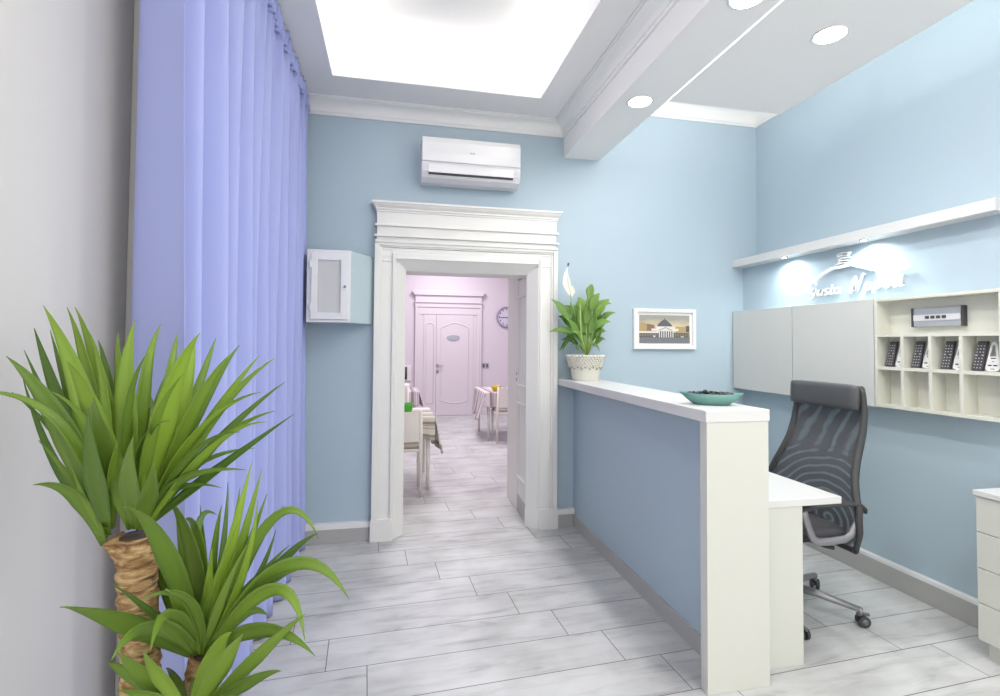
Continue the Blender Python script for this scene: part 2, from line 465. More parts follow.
# walls of the cove above the opening
b = new(); c0 = .16
box(b, HX0-c0-.02, HX0-c0, HY0-c0, HY1+c0, ZC+.05, 3.52); box(b, HX1+c0, HX1+c0+.02, HY0-c0, HY1+c0, ZC+.05, 3.52)
box(b, HX0-c0, HX1+c0, HY1+c0, HY1+c0+.02, ZC+.05, 3.52); box(b, HX0-c0, HX1+c0, HY0-c0-.02, HY0-c0, ZC+.05, 3.52)
struct('ceiling_cove', b, M['ceil'])
# beam and the floating panel right of it
b = new(); box(b, 1.345, 1.65, YN, D, 2.963, 3.52); struct('ceiling_beam', b, M['ceil'])
b = new(); box(b, 1.664, 2.475, YN, 2.85, 2.966, 3.05); struct('ceiling_panel', b, M['ceil'])
# hangers of the floating panel
b = new()
for x in (1.8, 2.35):
    for y in (-1.2, .6, 2.4): tube(b, [(x, y, 3.05), (x, y, 3.52)], .006, 8)
struct('trim_4', b, M['chrome'])
# crown mouldings: profile (out from wall, height)
def crown_profile(z0, z1, o):
    P = [(0, z0), (.012, z0), (.016, z0+.018), (.024, z0+.018), (.026, z0+.026)]
    for i in range(7):
        t = i/6*PI/2; P.append((.026+(o-.05)*(1-math.cos(t)), z0+.026+(z1-z0-.05)*math.sin(t)))
    P += [(o-.012, z1-.02), (o-.012, z1-.012), (o, z1-.012), (o, z1), (0, z1)]
    return P
def crown(name, z0, z1, o, segs):
    b = new(); P = crown_profile(z0, z1, o)
    for kind, wall, a, c, ma, mc in segs:       # ma/mc: mitre directions at the ends (-1, 0, 1)
        n = len(P); A = []; B = []
        for p, q in P:
            if kind == 'back': A.append(b.verts.new((a+ma*p, wall-p, q))); B.append(b.verts.new((c+mc*p, wall-p, q)))
            else:
                s = 1 if kind == 'left' else -1
                A.append(b.verts.new((wall+s*p, a+ma*p, q))); B.append(b.verts.new((wall+s*p, c+mc*p, q)))
        for i in range(n): b.faces.new((A[i], A[(i+1) % n], B[(i+1) % n], B[i]))
        b.faces.new(A[::-1]); b.faces.new(B)
    struct(name, b, M['trim'], smooth=False)
crown('trim_5', 3.126, ZC, .1, [('back', D, -.74, 1.345, 1, -1), ('right', 1.345, YN, D, 0, -1)])
crown('trim_6', 3.38, 3.52, .12, [('back', D, 1.65, 3.139, 0, -1), ('right', 3.139, .95, D, 0, -1)])

# ------------------------------------------------------------------ dining room beyond the doorway
FY = 10.25
b = new(); box(b, -1.2, 3.2, FY, FY+.15, 0, 3.4); struct('wall_dining_far', b, M['lilac'])
b = new(); box(b, -1.3, -1.2, T1, FY, 0, 3.4); struct('wall_dining_left', b, M['lilac'])
b = new(); box(b, 3.2, 3.3, T1, FY, 0, 3.4); struct('wall_dining_right', b, M['lilac'])
b = new(); box(b, -1.2, .06, T1, T1+.02, 0, 3.4); box(b, 1.10, 3.2, T1, T1+.02, 0, 3.4); box(b, .06, 1.10, T1, T1+.02, 2.12, 3.4)
struct('wall_dining_near', b, M['lilac'])
b = new(); box(b, -1.3, 3.3, T1, FY+.1, 3.4, 3.5); struct('ceiling_dining', b, M['ceil'])
b = new(); box(b, -1.2, .43, FY-.02, FY, 0, .12); box(b, 1.77, 3.2, FY-.02, FY, 0, .12); struct('baseboard_dining', b, M['lilac_door'])

dr = bpy.data.objects.new('door_1', None); COL.objects.link(dr); dr.location = (1.1, FY, 0); dr['kind'] = 'structure'
b = new()
for x0, x1, pr in ((.44, .475, .07), (.475, .55, .05), (.55, .61, .035)):
    box(b, x0, x1, FY-pr, FY, 0, 2.16); xx = sorted((2.214-x0, 2.214-x1)); box(b, xx[0], xx[1], FY-pr, FY, 0, 2.16)
box(b, .475, 1.739, FY-.054, FY, 2.02, 2.158); box(b, .44, 1.774, FY-.07, FY, 2.16, 2.2)
box(b, .43, 1.784, FY-.06, FY, 2.2, 2.25); box(b, .42, 1.794, FY-.085, FY, 2.25, 2.275)
box(b, .44, 1.774, FY-.06, FY, 2.275, 2.4); box(b, .41, 1.804, FY-.1, FY, 2.4, 2.44); box(b, .38, 1.834, FY-.10, FY, 2.44, 2.49)
obj('casing', b, M['lilac_door'], dr, bevel=.004, kind='structure')
def leafpanel(b, x0, x1, z0, z1, arch):
    n = 10; P = []
    cx = (x0+x1)/2
    for i in range(n+1):
        t = i/n; P.append((x0+(x1-x0)*t, z1-arch+arch*math.sin(PI*t)))
    Q = []
    for i in range(n+1):
        t = 1-i/n; Q.append((x0+(x1-x0)*t, z0+arch*.6-arch*.6*math.sin(PI*t)))
    pts = P+Q+[P[0]]
    tube(b, [(p, FY-.045, q) for p, q in pts], .012, 8)
for nm, x0, x1 in (('narrow_leaf', .612, .858), ('wide_leaf', .862, 1.602)):
    b = new(); box(b, x0, x1, FY-.045, FY-.005, .005, 2.018)
    leafpanel(b, x0+.09 if x1-x0 > .5 else x0+.05, x1-.09 if x1-x0 > .5 else x1-.05, .25, 1.85, .1 if x1-x0 > .5 else .04)
    lf = obj(nm, b, M['lilac_door'], dr, bevel=.002, kind='structure')
    if nm == 'wide_leaf':
        b = new(); tube(b, [(.89, FY-.045, 1.0), (.89, FY-.09, 1.0)], .014); tube(b, [(.885, FY-.09, 1.0), (1.0, FY-.095, 1.0)], .011)
        tube(b, [(.89, FY-.045, 1.0), (.89, FY-.06, 1.0)], .03, 14); tube(b, [(.89, FY-.045, .88), (.89, FY-.06, .88)], .03, 14)
        obj('door_handle', b, M['steel'], lf)
        b = new(); P = [(1.2+.13*math.cos(a), 1.57+.075*math.sin(a)*(1.0 if math.sin(a) < 0 else .55)) for a in [2*PI*i/24 for i in range(24)]]
        prism(b, P, XZ, FY-.062, FY-.045); obj('door_plaque', b, M['silver'], lf, bevel=.004)

# ------------------------------------------------------------------ lamps fixed to the ceiling
def downlight(x, y, z, label, group=None, tilt=None):
    t = thing('ceiling_downlight', label, 'ceiling light', (x, y, z), 'round recessed downlights')
    b = new(); lathe(b, [(.068, 0), (.078, 0), (.082, -.004), (.078, -.008), (.068, -.004)], (x, y, z), 36, closed=True); b2 = b
    vs = None
    obj('trim_ring', b2, M['trim'], t, smooth=True)
    b = new(); lathe(b, [(0, -.001), (.069, -.001), (.069, -.005), (0, -.005)], (x, y, z), 36); obj('lens', b, M['led'], t)
    return t
downlight(1.49, 2.884, 2.963, 'round white downlight at the far end of the ceiling beam')
downlight(1.492, 1.905, 2.963, 'round white downlight on the ceiling beam, cut by the top edge of the photo')
downlight(2.068, 2.056, 2.966, 'large round downlight alone in the floating ceiling panel right of the beam')

def area(name, loc, rot, sx, sy, power, col=(1, 1, 1), spread=None):
    l = bpy.data.lights.new(name, 'AREA'); l.shape = 'RECTANGLE'; l.size = sx; l.size_y = sy; l.energy = power; l.color = col
    if spread: l.spread = spread
    o = bpy.data.objects.new(name, l); COL.objects.link(o); o.location = loc; o.rotation_euler = rot
    return o
def spot(name, loc, power, ang, blend=.5, rot=(0, 0, 0), col=(1, 1, 1), rad=.03):
    l = bpy.data.lights.new(name, 'SPOT'); l.energy = power; l.spot_size = ang; l.spot_blend = blend; l.color = col; l.shadow_soft_size = rad
    o = bpy.data.objects.new(name, l); COL.objects.link(o); o.location = loc; o.rotation_euler = rot
    return o
WARM = (1, .965, .91); NEUT = (1, .985, .96)
# downlights in view, then unseen fill lamps added behind the camera
for i, (x, y) in enumerate(((1.49, 2.884), (1.492, 1.905), (2.068, 2.056), (1.49, .6), (2.07, .6), (1.49, -.8), (2.07, -.8), (1.49, -2.0))):
    area('downlight_and_fill_lamp', (x, y, 2.952), (0, 0, 0), .13, .13, 7, NEUT)
# cove strips round the coffer (lie on the dropped ceiling, face up and inwards)
cz = ZC+.06; ly = HY1-HY0; lx = HX1-HX0
ym = (HY0+HY1)/2; xm = (HX0+HX1)/2
area('cove_lamp', (HX0-.09, ym, cz), (0, math.radians(-150), 0), .05, ly, 11, WARM)
area('cove_lamp', (HX1+.09, ym, cz), (0, math.radians(150), 0), .05, ly, 11, WARM)
area('cove_lamp', (xm, HY1+.09, cz), (math.radians(150), 0, 0), lx, .05, 6, WARM)
area('cove_lamp', (xm, HY0-.09, cz), (math.radians(-150), 0, 0), lx, .05, 4.5, WARM)
# strip on the floating panel washing the right wall
area('cove_lamp', (2.44, .4, 3.085), (0, math.radians(-140), 0), .04, 4.6, 12, (.95, 1, .98))
area('cove_lamp', (2.06, 2.80, 3.085), (math.radians(140), 0, 0), .75, .04, 6, NEUT)
b = new(); box(b, 1.652, 1.662, YN, 2.85, 2.9665, 2.98)  # added glowing bar in the gap, stands in for light leaking from above
tag(obj('glow_strip', b, M['leakglow']), 'thin added glowing strip imitating light leaking between the ceiling beam and the floating panel', 'glow strip')
area('cove_lamp', (1.74, .4, 3.085), (0, math.radians(140), 0), .04, 4.6, 6, NEUT)
# dining room ceiling lamps
for y in (5.9, 7.4, 9.0): area('dining_lamp', (1.0, y, 3.36), (0, 0, 0), .5, .5, 30, (1, .955, 1))

# ------------------------------------------------------------------ curtain
t = thing('curtain', 'floor-length lilac-blue pleated curtain along the left wall', 'curtain', (-.66, 2.7, 0))
CY0, CY1 = 1.57, 3.885
def fold(y, v):
    """x of the cloth at y; v = 0 floor .. 1 top"""
    s = (y-CY0)
    ph = 2*PI*s/.185 + 1.25*math.sin(2.3*s+2.4) + .9*math.sin(5.9*s+.5) + .35*math.sin(13*s)
    a = (.074+.018*math.sin(3.7*s+1))*(1-.35*v)
    x = -.655 + a*math.sin(ph + .45*math.sin(2.2*v+s*1.7)) + .012*math.sin(ph*.5+1.3+1.2*v) + .007*math.sin(2*ph+2*v) - .006*(1-v)
    hv = max(0, (v-.90)/.10)
    x = x*(1-hv)+(-.634+.020*math.sin(2*PI*s/.062+1.6*math.sin(9*y))+.012*math.sin(ph))*hv
    return x
def cloth(name, z0, z1, nz, ny, extra=0, parent=None):
    b = new(); G = []
    for i in range(nz+1):
        z = z0+(z1-z0)*i/nz; v = z/3.2; row = []
        for j in range(ny+1):
            y = CY0+(CY1-CY0)*j/ny
            sh = .07*(1-v)*math.exp(-(y-CY0)*3)         # the free edge hangs a little inwards
            x = fold(y, v)
            if extra: x = -.628+.024*math.sin(2*PI*(y-CY0)/.062+1.6*math.sin(9*y)+4*(z-3.17))+.006*math.sin(41*z+23*y)
            row.append(b.verts.new((x+(0 if extra else 0), y+sh, z)))
        G.append(row)
    for i in range(nz):
        for j in range(ny): b.faces.new((G[i][j], G[i][j+1], G[i+1][j+1], G[i+1][j]))
    return obj(name, b, M['curtain'], parent, smooth=True, solid=.002)
cloth('cloth', .012, 3.13, 44, 620, 0, t)
cloth('gathered_heading', 3.11, 3.225, 6, 700, 1, t)
b = new(); box(b, -.70, -.66, CY0, CY1, 3.205, 3.233); obj('rail', b, M['trim'], t)

# ------------------------------------------------------------------ yucca
R0 = Vector((.9783, -.2068, .0))
F_ = 509.26; YAW, PIT, ROL = .20835, .02869, -.00721
def basis():
    fw = Vector((math.sin(YAW)*math.cos(PIT), math.cos(YAW)*math.cos(PIT), math.sin(PIT)))
    r = Vector((math.cos(YAW), -math.sin(YAW), 0)); u = r.cross(fw)
    c, s = math.cos(ROL), math.sin(ROL)
    return r*c-u*s, r*s+u*c, fw
BR, BU, BF = basis()
def at(u, v, d):
    """a point d metres ahead of the lens seen at photo pixel u, v"""
    return CAM+(BF+BR*((u-500)/F_)-BU*((v-328.74)/F_))*d

def blade(b, uvl, p0, p1, p2, wmax, n, tone, seg=14, keel=.16, wbase=.42, taper=1.2):
    """strap leaf on a quadratic curve; n = direction its upper face looks to"""
    pts = []
    for i in range(seg+1):
        t = i/seg; pts.append(p0*(1-t)**2+p1*2*t*(1-t)+p2*t*t)
    ts = frames(pts); rows = []
    for i, p in enumerate(pts):
        t = i/seg
        w = wmax*(wbase+(1-wbase)*(t/.4)**.8 if t < .4 else max(0, 1-((t-.4)/.6)**taper))
        if i == seg: w = wmax*.01
        s = ts[i].cross(n)
        if s.length < 1e-3: s = ts[i].cross(Vector((.3, .2, 1)))
        s.normalize(); nn = s.cross(ts[i]).normalized()
        rows.append([(b.verts.new(p+s*(w*q/2)+nn*(abs(q)*w*keel)), q) for q in (-1, -.5, 0, .5, 1)])
    for i in range(seg):
        for k in range(4):
            f = b.faces.new((rows[i][k][0], rows[i][k+1][0], rows[i+1][k+1][0], rows[i+1][k][0])); f.smooth = True
            qq = (rows[i][k][1], rows[i][k+1][1], rows[i+1][k+1][1], rows[i+1][k][1])
            for lp, q in zip(f.loops, qq): lp[uvl].uv = (min(1, max(0, tone+.12*(1-abs(q))-.06)), q)

def crown_leaves(name, leaves, parent, d0):
    b = new(); uvl = b.loops.layers.uv.new('UVMap')
    for (bu, bv, mu, mv, tu, tv, w, dt, tone) in leaves:
        p0 = at(bu, bv, d0); pm = at(mu, mv, d0+dt*.45); p2 = at(tu, tv, d0+dt)
        p1 = pm*2-(p0+p2)*.5
        full = .046
        ww = .76*w/F_*(d0+dt*.5)
        ang = math.acos(min(1, ww/full)) if ww < full else 0
        wid = max(ww, min(full, ww*1.3)); ang = math.acos(min(1, ww/wid))
        tdir = (p2-p0).normalized(); view = (CAM-pm).normalized()
        sgn = 1 if (tu-bu) >= 0 else -1
        n = Matrix.Rotation(ang*sgn, 3, tdir) @ view
        if n.z < -.2: n = Matrix.Rotation(-ang*sgn, 3, tdir) @ view
        blade(b, uvl, p0, p1, p2, wid, n, tone)
    return obj(name, b, M['leaf'], parent, solid=.0012)

TD = 1.0
base = at(143, 640, TD); PX, PY = base.x+.04, base.y+.02
yu = thing('yucca_plant', 'tall two-stemmed yucca with sword-like green leaves in front of the lilac curtain', 'plant', (PX, PY, 0))
b = new(); lathe(b, [(.125, 0), (.13, .01), (.165, .33), (.175, .335), (.175, .37), (.16, .37), (.152, .33), (0, .325)], (PX, PY, 0), 40)
obj('pot', b, M['terracotta'], yu, smooth=True)
b = new(); lathe(b, [(0, .0), (.151, 0), (.15, .02), (.08, .03), (0, .034)], (PX, PY, .322), 30); obj('soil', b, M['soil'], yu, smooth=True)
def trunk(name, pts, rad, parent, knob=None):
    b = new(); n = 60; path = []; rr = []
    for i in range(n+1):
        t = i/n*(len(pts)-1); k = min(int(t), len(pts)-2); f = t-k
        path.append(pts[k].lerp(pts[k+1], f))
        ridge = .05*math.sin(i*2.1)+.05*math.sin(i*1.13+1)
        rr.append(rad*(1+ridge))
    tube(b, path, rr, 22)
    for v in b.verts: v.co += Vector((random.uniform(-1, 1), random.uniform(-1, 1), random.uniform(-1, 1)))*rad*.035
    if knob: tube(b, [knob[0], knob[0].lerp(knob[1], .5)+Vector((0, 0, -.004)), knob[1]], [rad*.6, rad*.62, rad*.55], 16)
    tp = path[-1]
    lathe(b, [(0, .004), (rad*.8, .003), (rad*.85, -.006)], tuple(tp), 18, 1)
    return obj(name, b, [M['bark'], M['cut']], parent, smooth=True)
T1p = [Vector((PX-.03, PY, .32)), at(141, 690, TD), at(139, 620, TD), at(136, 536, TD)]
trunk('trunk', T1p, .034, yu, (at(130, 556, TD), at(113, 538, TD-.01)))
T2p = [Vector((PX+.05, PY+.05, .32)), at(192, 705, TD+.04), at(199, 672, TD+.04), at(203, 655, TD+.04)]
trunk('trunk', T2p, .024, yu)
# base u,v | middle u,v | tip u,v | width in px | depth of tip | tone
C1 = [
 (112,500, 74,410,  50,330, 12,  .14, .26), (118,500,106,400,  88,330, 11,  .02, .50), (150,490,205,400, 240,345, 11,  .12, .28), (150,490,200,430, 262,392, 10,  .02, .55),
 (106,520, 66,450,  12,392, 10,  .06, .20), (148,500,190,455, 240,432, 10, -.12, .24), (128,490,126,420, 148,352, 12,  .02, .40), (116,505, 96,440,  52,392, 12, -.12, .50),
 (146,505,186,445, 236,402, 12, -.10, .74), (138,500,152,430, 186,372, 14, -.16, .60), (106,530, 70,478,  38,440,  9, -.04, .28), (146,512,176,490, 222,488,  9,  .00, .20),
 (106,528, 62,425,   6,356, 30, -.06, .30), (104,520, 60,425, -24,392, 14, -.10, .42), (112,500, 84,400,  43,305, 30,  .02, .62),
 (110,500, 62,405,  34,328, 17,  .10, .12), (106,522, 62,432,  24,350, 12,  .08, .16), (115,490, 92,390,  67,307, 17,  .12, .55),
 (122,480,103,385,  75,307, 18,  .16, .72), (128,460,121,390, 118,331, 13,  .18, .60), (136,485,126,405, 135,320, 28,  .06, .66),
 (138,480,142,395, 161,324, 18,  .14, .58), (126,480, 97,415,  66,360, 26, -.14, .62), (110,520, 96,470,  88,408, 24, -.20, .18),
 (128,500,106,445,  94,397, 30, -.22, .36), (146,470,166,405, 200,333, 30, -.12, .86), (156,470,180,400, 194,337, 24,  .08, .74),
 (150,460,166,390, 178,333, 15,  .18, .50), (150,480,190,415, 232,353, 18, -.02, .55), (155,480,206,425, 260,355, 15,  .04, .66),
 (158,480,215,418, 275,358, 14,  .10, .50), (150,490,215,442, 285,382, 13,  .00, .22), (150,495,210,447, 275,411, 13, -.06, .42),
 (150,495,210,448, 266,422, 10, -.10, .66), (150,500,215,472, 294,414, 13,  .02, .10), (104,537, 76,496,  33,485, 17, -.08, .30),
 (102,520, 56,462,  22,375, 11,  .06, .10), (104,525, 60,470,  34,415,  9,  .10, .14), (136,518,132,480, 133,437, 24, -.20, .34),
 (141,518,146,495, 155,462, 24, -.18, .40), (118,515,112,470, 118,440, 14, -.16, .60), (144,505,180,480, 246,470, 12, -.06, .30),
 (146,505,190,470, 255,448, 10,  .06, .28), (108,530, 88,505,  72,468,  9, -.06, .44), (145,470,157,408, 185,352, 16,  .22, .30),
 (142,500,152,440, 150,395, 18,  .10, .44), (150,470,196,390, 216,338, 12,  .20, .36), (112,510, 80,440,  55,345, 14,  .14, .36),
 (122,470,112,395,  98,340, 14,  .20, .30), (106,535, 84,500,  60,445, 10,  .00, .30), (132,500,140,450, 170,420, 14, -.12, .30),
]
C1 = [(a, v, c, d, e, f, w, dt, tn) for (a, v, c, d, e, f, w, dt, tn) in C1]
crown_leaves('leaf_crown', [(q[0] + (106-q[0])*.5 if q[0] < 122 else q[0]+(140-q[0])*.5, max(q[1], 520)+8)+q[2:] for q in C1], yu, TD)
D2 = TD+.04
C2 = [
 (203,640,172,600, 148,545, 16, -.02, .30), (205,640,212,560, 222,505, 11,  .00, .36), (206,640,228,555, 240,488, 11,  .06, .55), (208,640,240,580, 258,500, 11, -.06, .74),
 (210,640,250,590, 276,530, 11,  .00, .14), (210,640,252,585, 290,545, 10,  .08, .24), (204,640,205,575, 200,505, 12,  .14, .26), (202,640,186,570, 176,515, 12,  .18, .40),
 (212,640,245,600, 300,566, 12, -.04, .26), (206,640,190,600, 140,600, 12, -.22, .30), (206,645,220,600, 247,545, 12, -.12, .48), (200,640,180,605, 165,590, 14, -.20, .50),
 (190,640,120,618,  60,607, 26, -.28, .36), (188,632,150,610, 111,584, 10, -.24, .16), (203,625,165,545, 123,507, 26, -.22, .34),
 (202,630,180,580, 156,536, 18, -.06, .52), (204,610,194,555, 167,497, 20,  .08, .40), (208,590,200,545, 184,520, 16,  .12, .50),
 (204,575,196,535, 217,515, 12,  .16, .20), (210,610,222,550, 228,482,  8,  .14, .14), (206,640,226,560, 252,462, 17, -.02, .90),
 (208,640,235,560, 262,470, 16,  .02, .66), (208,630,240,565, 267,494, 12,  .04, .40), (212,620,250,560, 284,505,  7,  .08, .18),
 (210,620,245,565, 266,522, 10,  .12, .30), (212,610,270,520, 319,539, 14,  .02, .42), (212,625,272,570, 318,533, 16, -.02, .10),
 (214,615,262,575, 316,571, 14,  .08, .22), (218,600,285,565, 349,599, 22, -.08, .40), (212,630,272,588, 305,641, 18, -.10, .50),
 (214,640,262,628, 315,656, 20, -.12, .34), (210,640,242,614, 268,616, 15,  .06, .20), (192,612,154,625, 111,661, 22, -.28, .34),
 (196,622,172,614, 150,652, 18, -.24, .40), (200,650,206,600, 212,548, 15, -.06, .80), (205,620,178,580, 158,540, 16,  .12, .60),
 (206,635,182,600, 163,568, 20,  .06, .56), (200,650,205,610, 240,520, 10, -.08, .60), (196,640,188,620, 186,560, 14, .14, .30),
]
crown_leaves('leaf_crown', [(203+(q[0]-203)*.35, 655)+q[2:] for q in C2], yu, D2)
C3 = [
 (178,705,128,672, 108,662, 14, -.08, .34), (180,708,140,670, 121,652, 20, -.12, .42), (184,706,158,672, 144,650, 16, -.14, .62),
 (196,708,222,660, 243,634, 26, -.10, .56), (192,708,212,655, 232,632, 24,  .02, .80), (206,708,262,650, 305,614, 18, -.06, .46),
 (204,710,250,680, 281,671, 16, -.08, .30), (190,710,176,680, 166,668, 12,  .08, .20), (186,712,150,696, 118,690, 16, -.10, .32),
 (200,712,232,700, 262,704, 16, -.14, .42), (190,712,196,680, 206,640, 14, .1, .30),
]
crown_leaves('leaf_crown', [(192+(q[0]-192)*.5, 714)+q[2:] for q in C3], yu, TD-.02)

# ------------------------------------------------------------------ air conditioner
ax0, ax1, az0, az1 = .192, .935, 2.642, 2.974; ay = D-.2
ac = thing('air_conditioner', 'white split air conditioner on the blue wall above the doorway', 'air conditioner', (.56, D, az0))
b = new()
P = [(D, az0+.02), (D, az1), (ay+.05, az1), (ay+.012, az1-.012), (ay, az1-.05), (ay-.004, az0+.16), (ay+.004, az0+.07), (ay+.03, az0+.025), (ay+.08, az0), (D-.04, az0)]
prism(b, P, YZ, ax0, ax1); obj('body', b, M['ac2'], ac, bevel=.006, seg=3)
b = new()
P = [(ay+.035, az1-.004), (ay+.008, az1-.014), (ay-.008, az1-.05), (ay-.014, az0+.2), (ay-.012, az0+.135), (ay+.01, az0+.13), (ay+.02, az1-.03)]
prism(b, P, YZ, ax0+.003, ax1-.003); obj('front_panel', b, M['ac'], ac, bevel=.004, seg=3)
b = new(); box(b, (ax0+ax1)/2-.02, (ax0+ax1)/2+.02, ay-.0155, ay-.01, az0+.205, az0+.215); obj('badge', b, M['silver'], ac)
b = new()
P = [(ay-.008, az0+.115), (ay+.0, az0+.055), (ay+.012, az0+.055), (ay+.006, az0+.115)]
prism(b, P, YZ, ax0+.05, ax1-.055); obj('air_flap', b, M['ac'], ac, bevel=.002)
b = new(); P = [(ay-.002, az0+.055), (ay+.006, az0+.044), (ay+.03, az0+.044), (ay+.03, az0+.055)]
prism(b, P, YZ, ax0+.052, ax1-.057); obj('air_slot', b, M['slot'], ac)

# ------------------------------------------------------------------ meter cabinet left of the doorway
mc = thing('wall_cabinet', 'small wall cabinet with white framed door and pale blue sides, between the curtain and doorway', 'cabinet', (-.4, D, 1.585))
BY = 3.64; bz0, bz1 = 1.585, 2.082
b = new(); prism(b, [(-.572, BY+.012), (-.286, BY+.012), (-.142, D), (-.572, D)], XY, bz0, bz1); obj('body', b, M['bluebox'], mc)
b = new()
for x0, x1, z0, z1 in ((-.572, -.545, bz0, bz1), (-.302, -.286, bz0, bz1), (-.545, -.302, bz1-.018, bz1), (-.545, -.302, bz0, bz0+.018)): box(b, x0, x1, BY-.002, BY+.012, z0, z1)
obj('door_frame', b, M['frame'], mc, bevel=.002)
b = new(); dx0, dx1, dz0, dz1 = -.544, -.303, bz0+.02, bz1-.02; w = .042
for x0, x1, z0, z1 in ((dx0, dx0+w, dz0, dz1), (dx1-w-.006, dx1, dz0, dz1), (dx0+w, dx1-w, dz1-.052, dz1), (dx0+w, dx1-w, dz0, dz0+.045)): box(b, x0, x1, BY-.014, BY+.008, z0, z1)
box(b, dx0+w, dx1-w, BY-.001, BY+.008, dz0+.04, dz1-.05, 1)
dd = obj('door', b, [M['frame'], M['glass']], mc, bevel=.0025)
b = new(); ball(b, (dx1-.018, BY-.026, 1.83), .009, 12); tube(b, [(dx1-.018, BY-.014, 1.83), (dx1-.018, BY-.024, 1.83)], .004); obj('knob', b, M['chrome'], dd, smooth=True)
for z in (1.69, 1.98):
    b = new(); box(b, dx0-.012, dx0+.004, BY-.017, BY-.012, z-.022, z+.022); tube(b, [(dx0-.004, BY-.019, z-.022), (dx0-.004, BY-.019, z+.022)], .004, 8); obj('hinge', b, M['frame'], dd)

# ------------------------------------------------------------------ framed photograph
fx0, fx1, fz0, fz1 = 1.951, 2.52, 1.411, 1.748
pf = thing('framed_picture', 'small white framed photograph of a domed building on the blue wall', 'picture', (2.235, D, fz0))
b = new(); w = .028
for x0, x1, z0, z1 in ((fx0, fx0+w, fz0, fz1), (fx1-w, fx1, fz0, fz1), (fx0+w, fx1-w, fz1-w, fz1), (fx0+w, fx1-w, fz0, fz0+w)): box(b, x0, x1, D-.032, D, z0, z1)
obj('frame', b, M['frame'], pf, bevel=.002)
b = new(); box(b, fx0+w, fx1-w, D-.012, D-.002, fz0+w, fz1-w); obj('mount', b, M['mount'], pf)
ix0, ix1, iz0, iz1 = fx0+.054, fx1-.052, fz0+.05, fz1-.052
IW, IH = ix1-ix0, iz1-iz0
def sky_print():
    m = bpy.data.materials.new('printed_sky'); m.use_nodes = True
    nt = m.node_tree; N = nt.nodes; L = nt.links; bb = N['Principled BSDF']
    tc = N.new('ShaderNodeTexCoord'); sp = N.new('ShaderNodeSeparateXYZ'); L.new(tc.outputs['Generated'], sp.inputs[0])
    n = N.new('ShaderNodeTexNoise'); n.inputs['Scale'].default_value = 3.5; L.new(tc.outputs['Generated'], n.inputs['Vector'])
    a = N.new('ShaderNodeMath'); a.operation = 'MULTIPLY_ADD'; a.inputs[1].default_value = .35; L.new(n.outputs['Fac'], a.inputs[0]); L.new(sp.outputs[2], a.inputs[2])
    r = N.new('ShaderNodeValToRGB'); cr = r.color_ramp
    cr.elements[0].position = .45; cr.elements[0].color = srgb(240, 226, 186); cr.elements[1].position = 1.15 if False else 1.0; cr.elements[1].color = srgb(160, 158, 150)
    e = cr.elements.new(.75); e.color = srgb(222, 202, 160)
    L.new(a.outputs[0], r.inputs[0]); L.new(r.outputs[0], bb.inputs['Base Color']); bb.inputs['Roughness'].default_value = .3
    return m
PM = [sky_print(), mat('printed_slate', (98, 96, 104), .3), mat('printed_stone', (226, 222, 214), .3), mat('printed_ochre', (178, 156, 112), .3),
      mat('printed_paving', (122, 124, 126), .3, var=.15, vscale=90), mat('printed_brick', (142, 108, 96), .3), mat('printed_shadow', (88, 90, 100), .3)]
b = new(); k = [0]
def pr(poly, mi):
    k[0] += 1; y = D-.0122-.00012*k[0]
    prism(b, [(ix0+p*IW, iz0+q*IH) for p, q in poly], XZ, y, y+.0001, mi)
def rect(a, c, d, e, mi): pr([(a, d), (c, d), (c, e), (a, e)], mi)
rect(0, 1, 0, 1, 0)
pr([(0, .4), (.34, .4), (.30, .66), (.14, .70), (.08, .74), (0, .72)], 3); pr([(.15, .44), (.3, .44), (.29, .64), (.15, .69)], 5)
rect(.72, 1, .4, .6, 3); rect(.93, 1, .4, .63, 6)
rect(.24, .78, .44, .52, 2); rect(.34, .68, .5, .62, 2)
pr([(.35, .60), (.66, .60), (.63, .68), (.57, .78), (.51, .85), (.505, .9), (.495, .9), (.49, .85), (.43, .78), (.37, .68)], 1)
pr([(.37, .46), (.67, .46), (.52, .57)], 6); pr([(.41, .47), (.63, .47), (.52, .545)], 2)
rect(0, 1, .2, .40, 6); rect(0, .38, .36, .42, 2); rect(.66, 1, .37, .40, 3)
rect(.38, .68, .2, .46, 6)
for i in range(7): rect(.385+i*.045, .405+i*.045, .2, .44, 2)
rect(.37, .69, .43, .465, 2)
for i in range(11): rect(.02+i*.032, .03+i*.032, .24, .34, 3)
for i in range(9): rect(.71+i*.032, .72+i*.032, .24, .34, 3)
rect(0, 1, 0, .21, 4); rect(.27, .31, .22, .27, 2); rect(.82, .88, .22, .25, 2)
obj('print', b, PM, pf)

# ------------------------------------------------------------------ reception counter
rc = thing('reception_counter', 'tall reception counter with blue front and white top running to the back wall', 'counter', (1.45, 2.9, 0))
b = new(); box(b, 1.437, 1.59, 1.96, D, 0, 1.124); obj('front_panel', b, M['blue'], rc)
b = new(); box(b, 1.424, 1.437, 1.97, D-.034, 0, .09); obj('skirting', b, M['basetile'], rc, bevel=.002)
b = new(); box(b, 1.296, 1.594, 1.922, 1.97, 0, 1.123); obj('end_panel', b, M['lamwarm'], rc, bevel=.0015)
b = new(); box(b, 1.29, 1.598, 1.918, D, 1.123, 1.173); obj('counter_top', b, M['lam'], rc, bevel=.002)

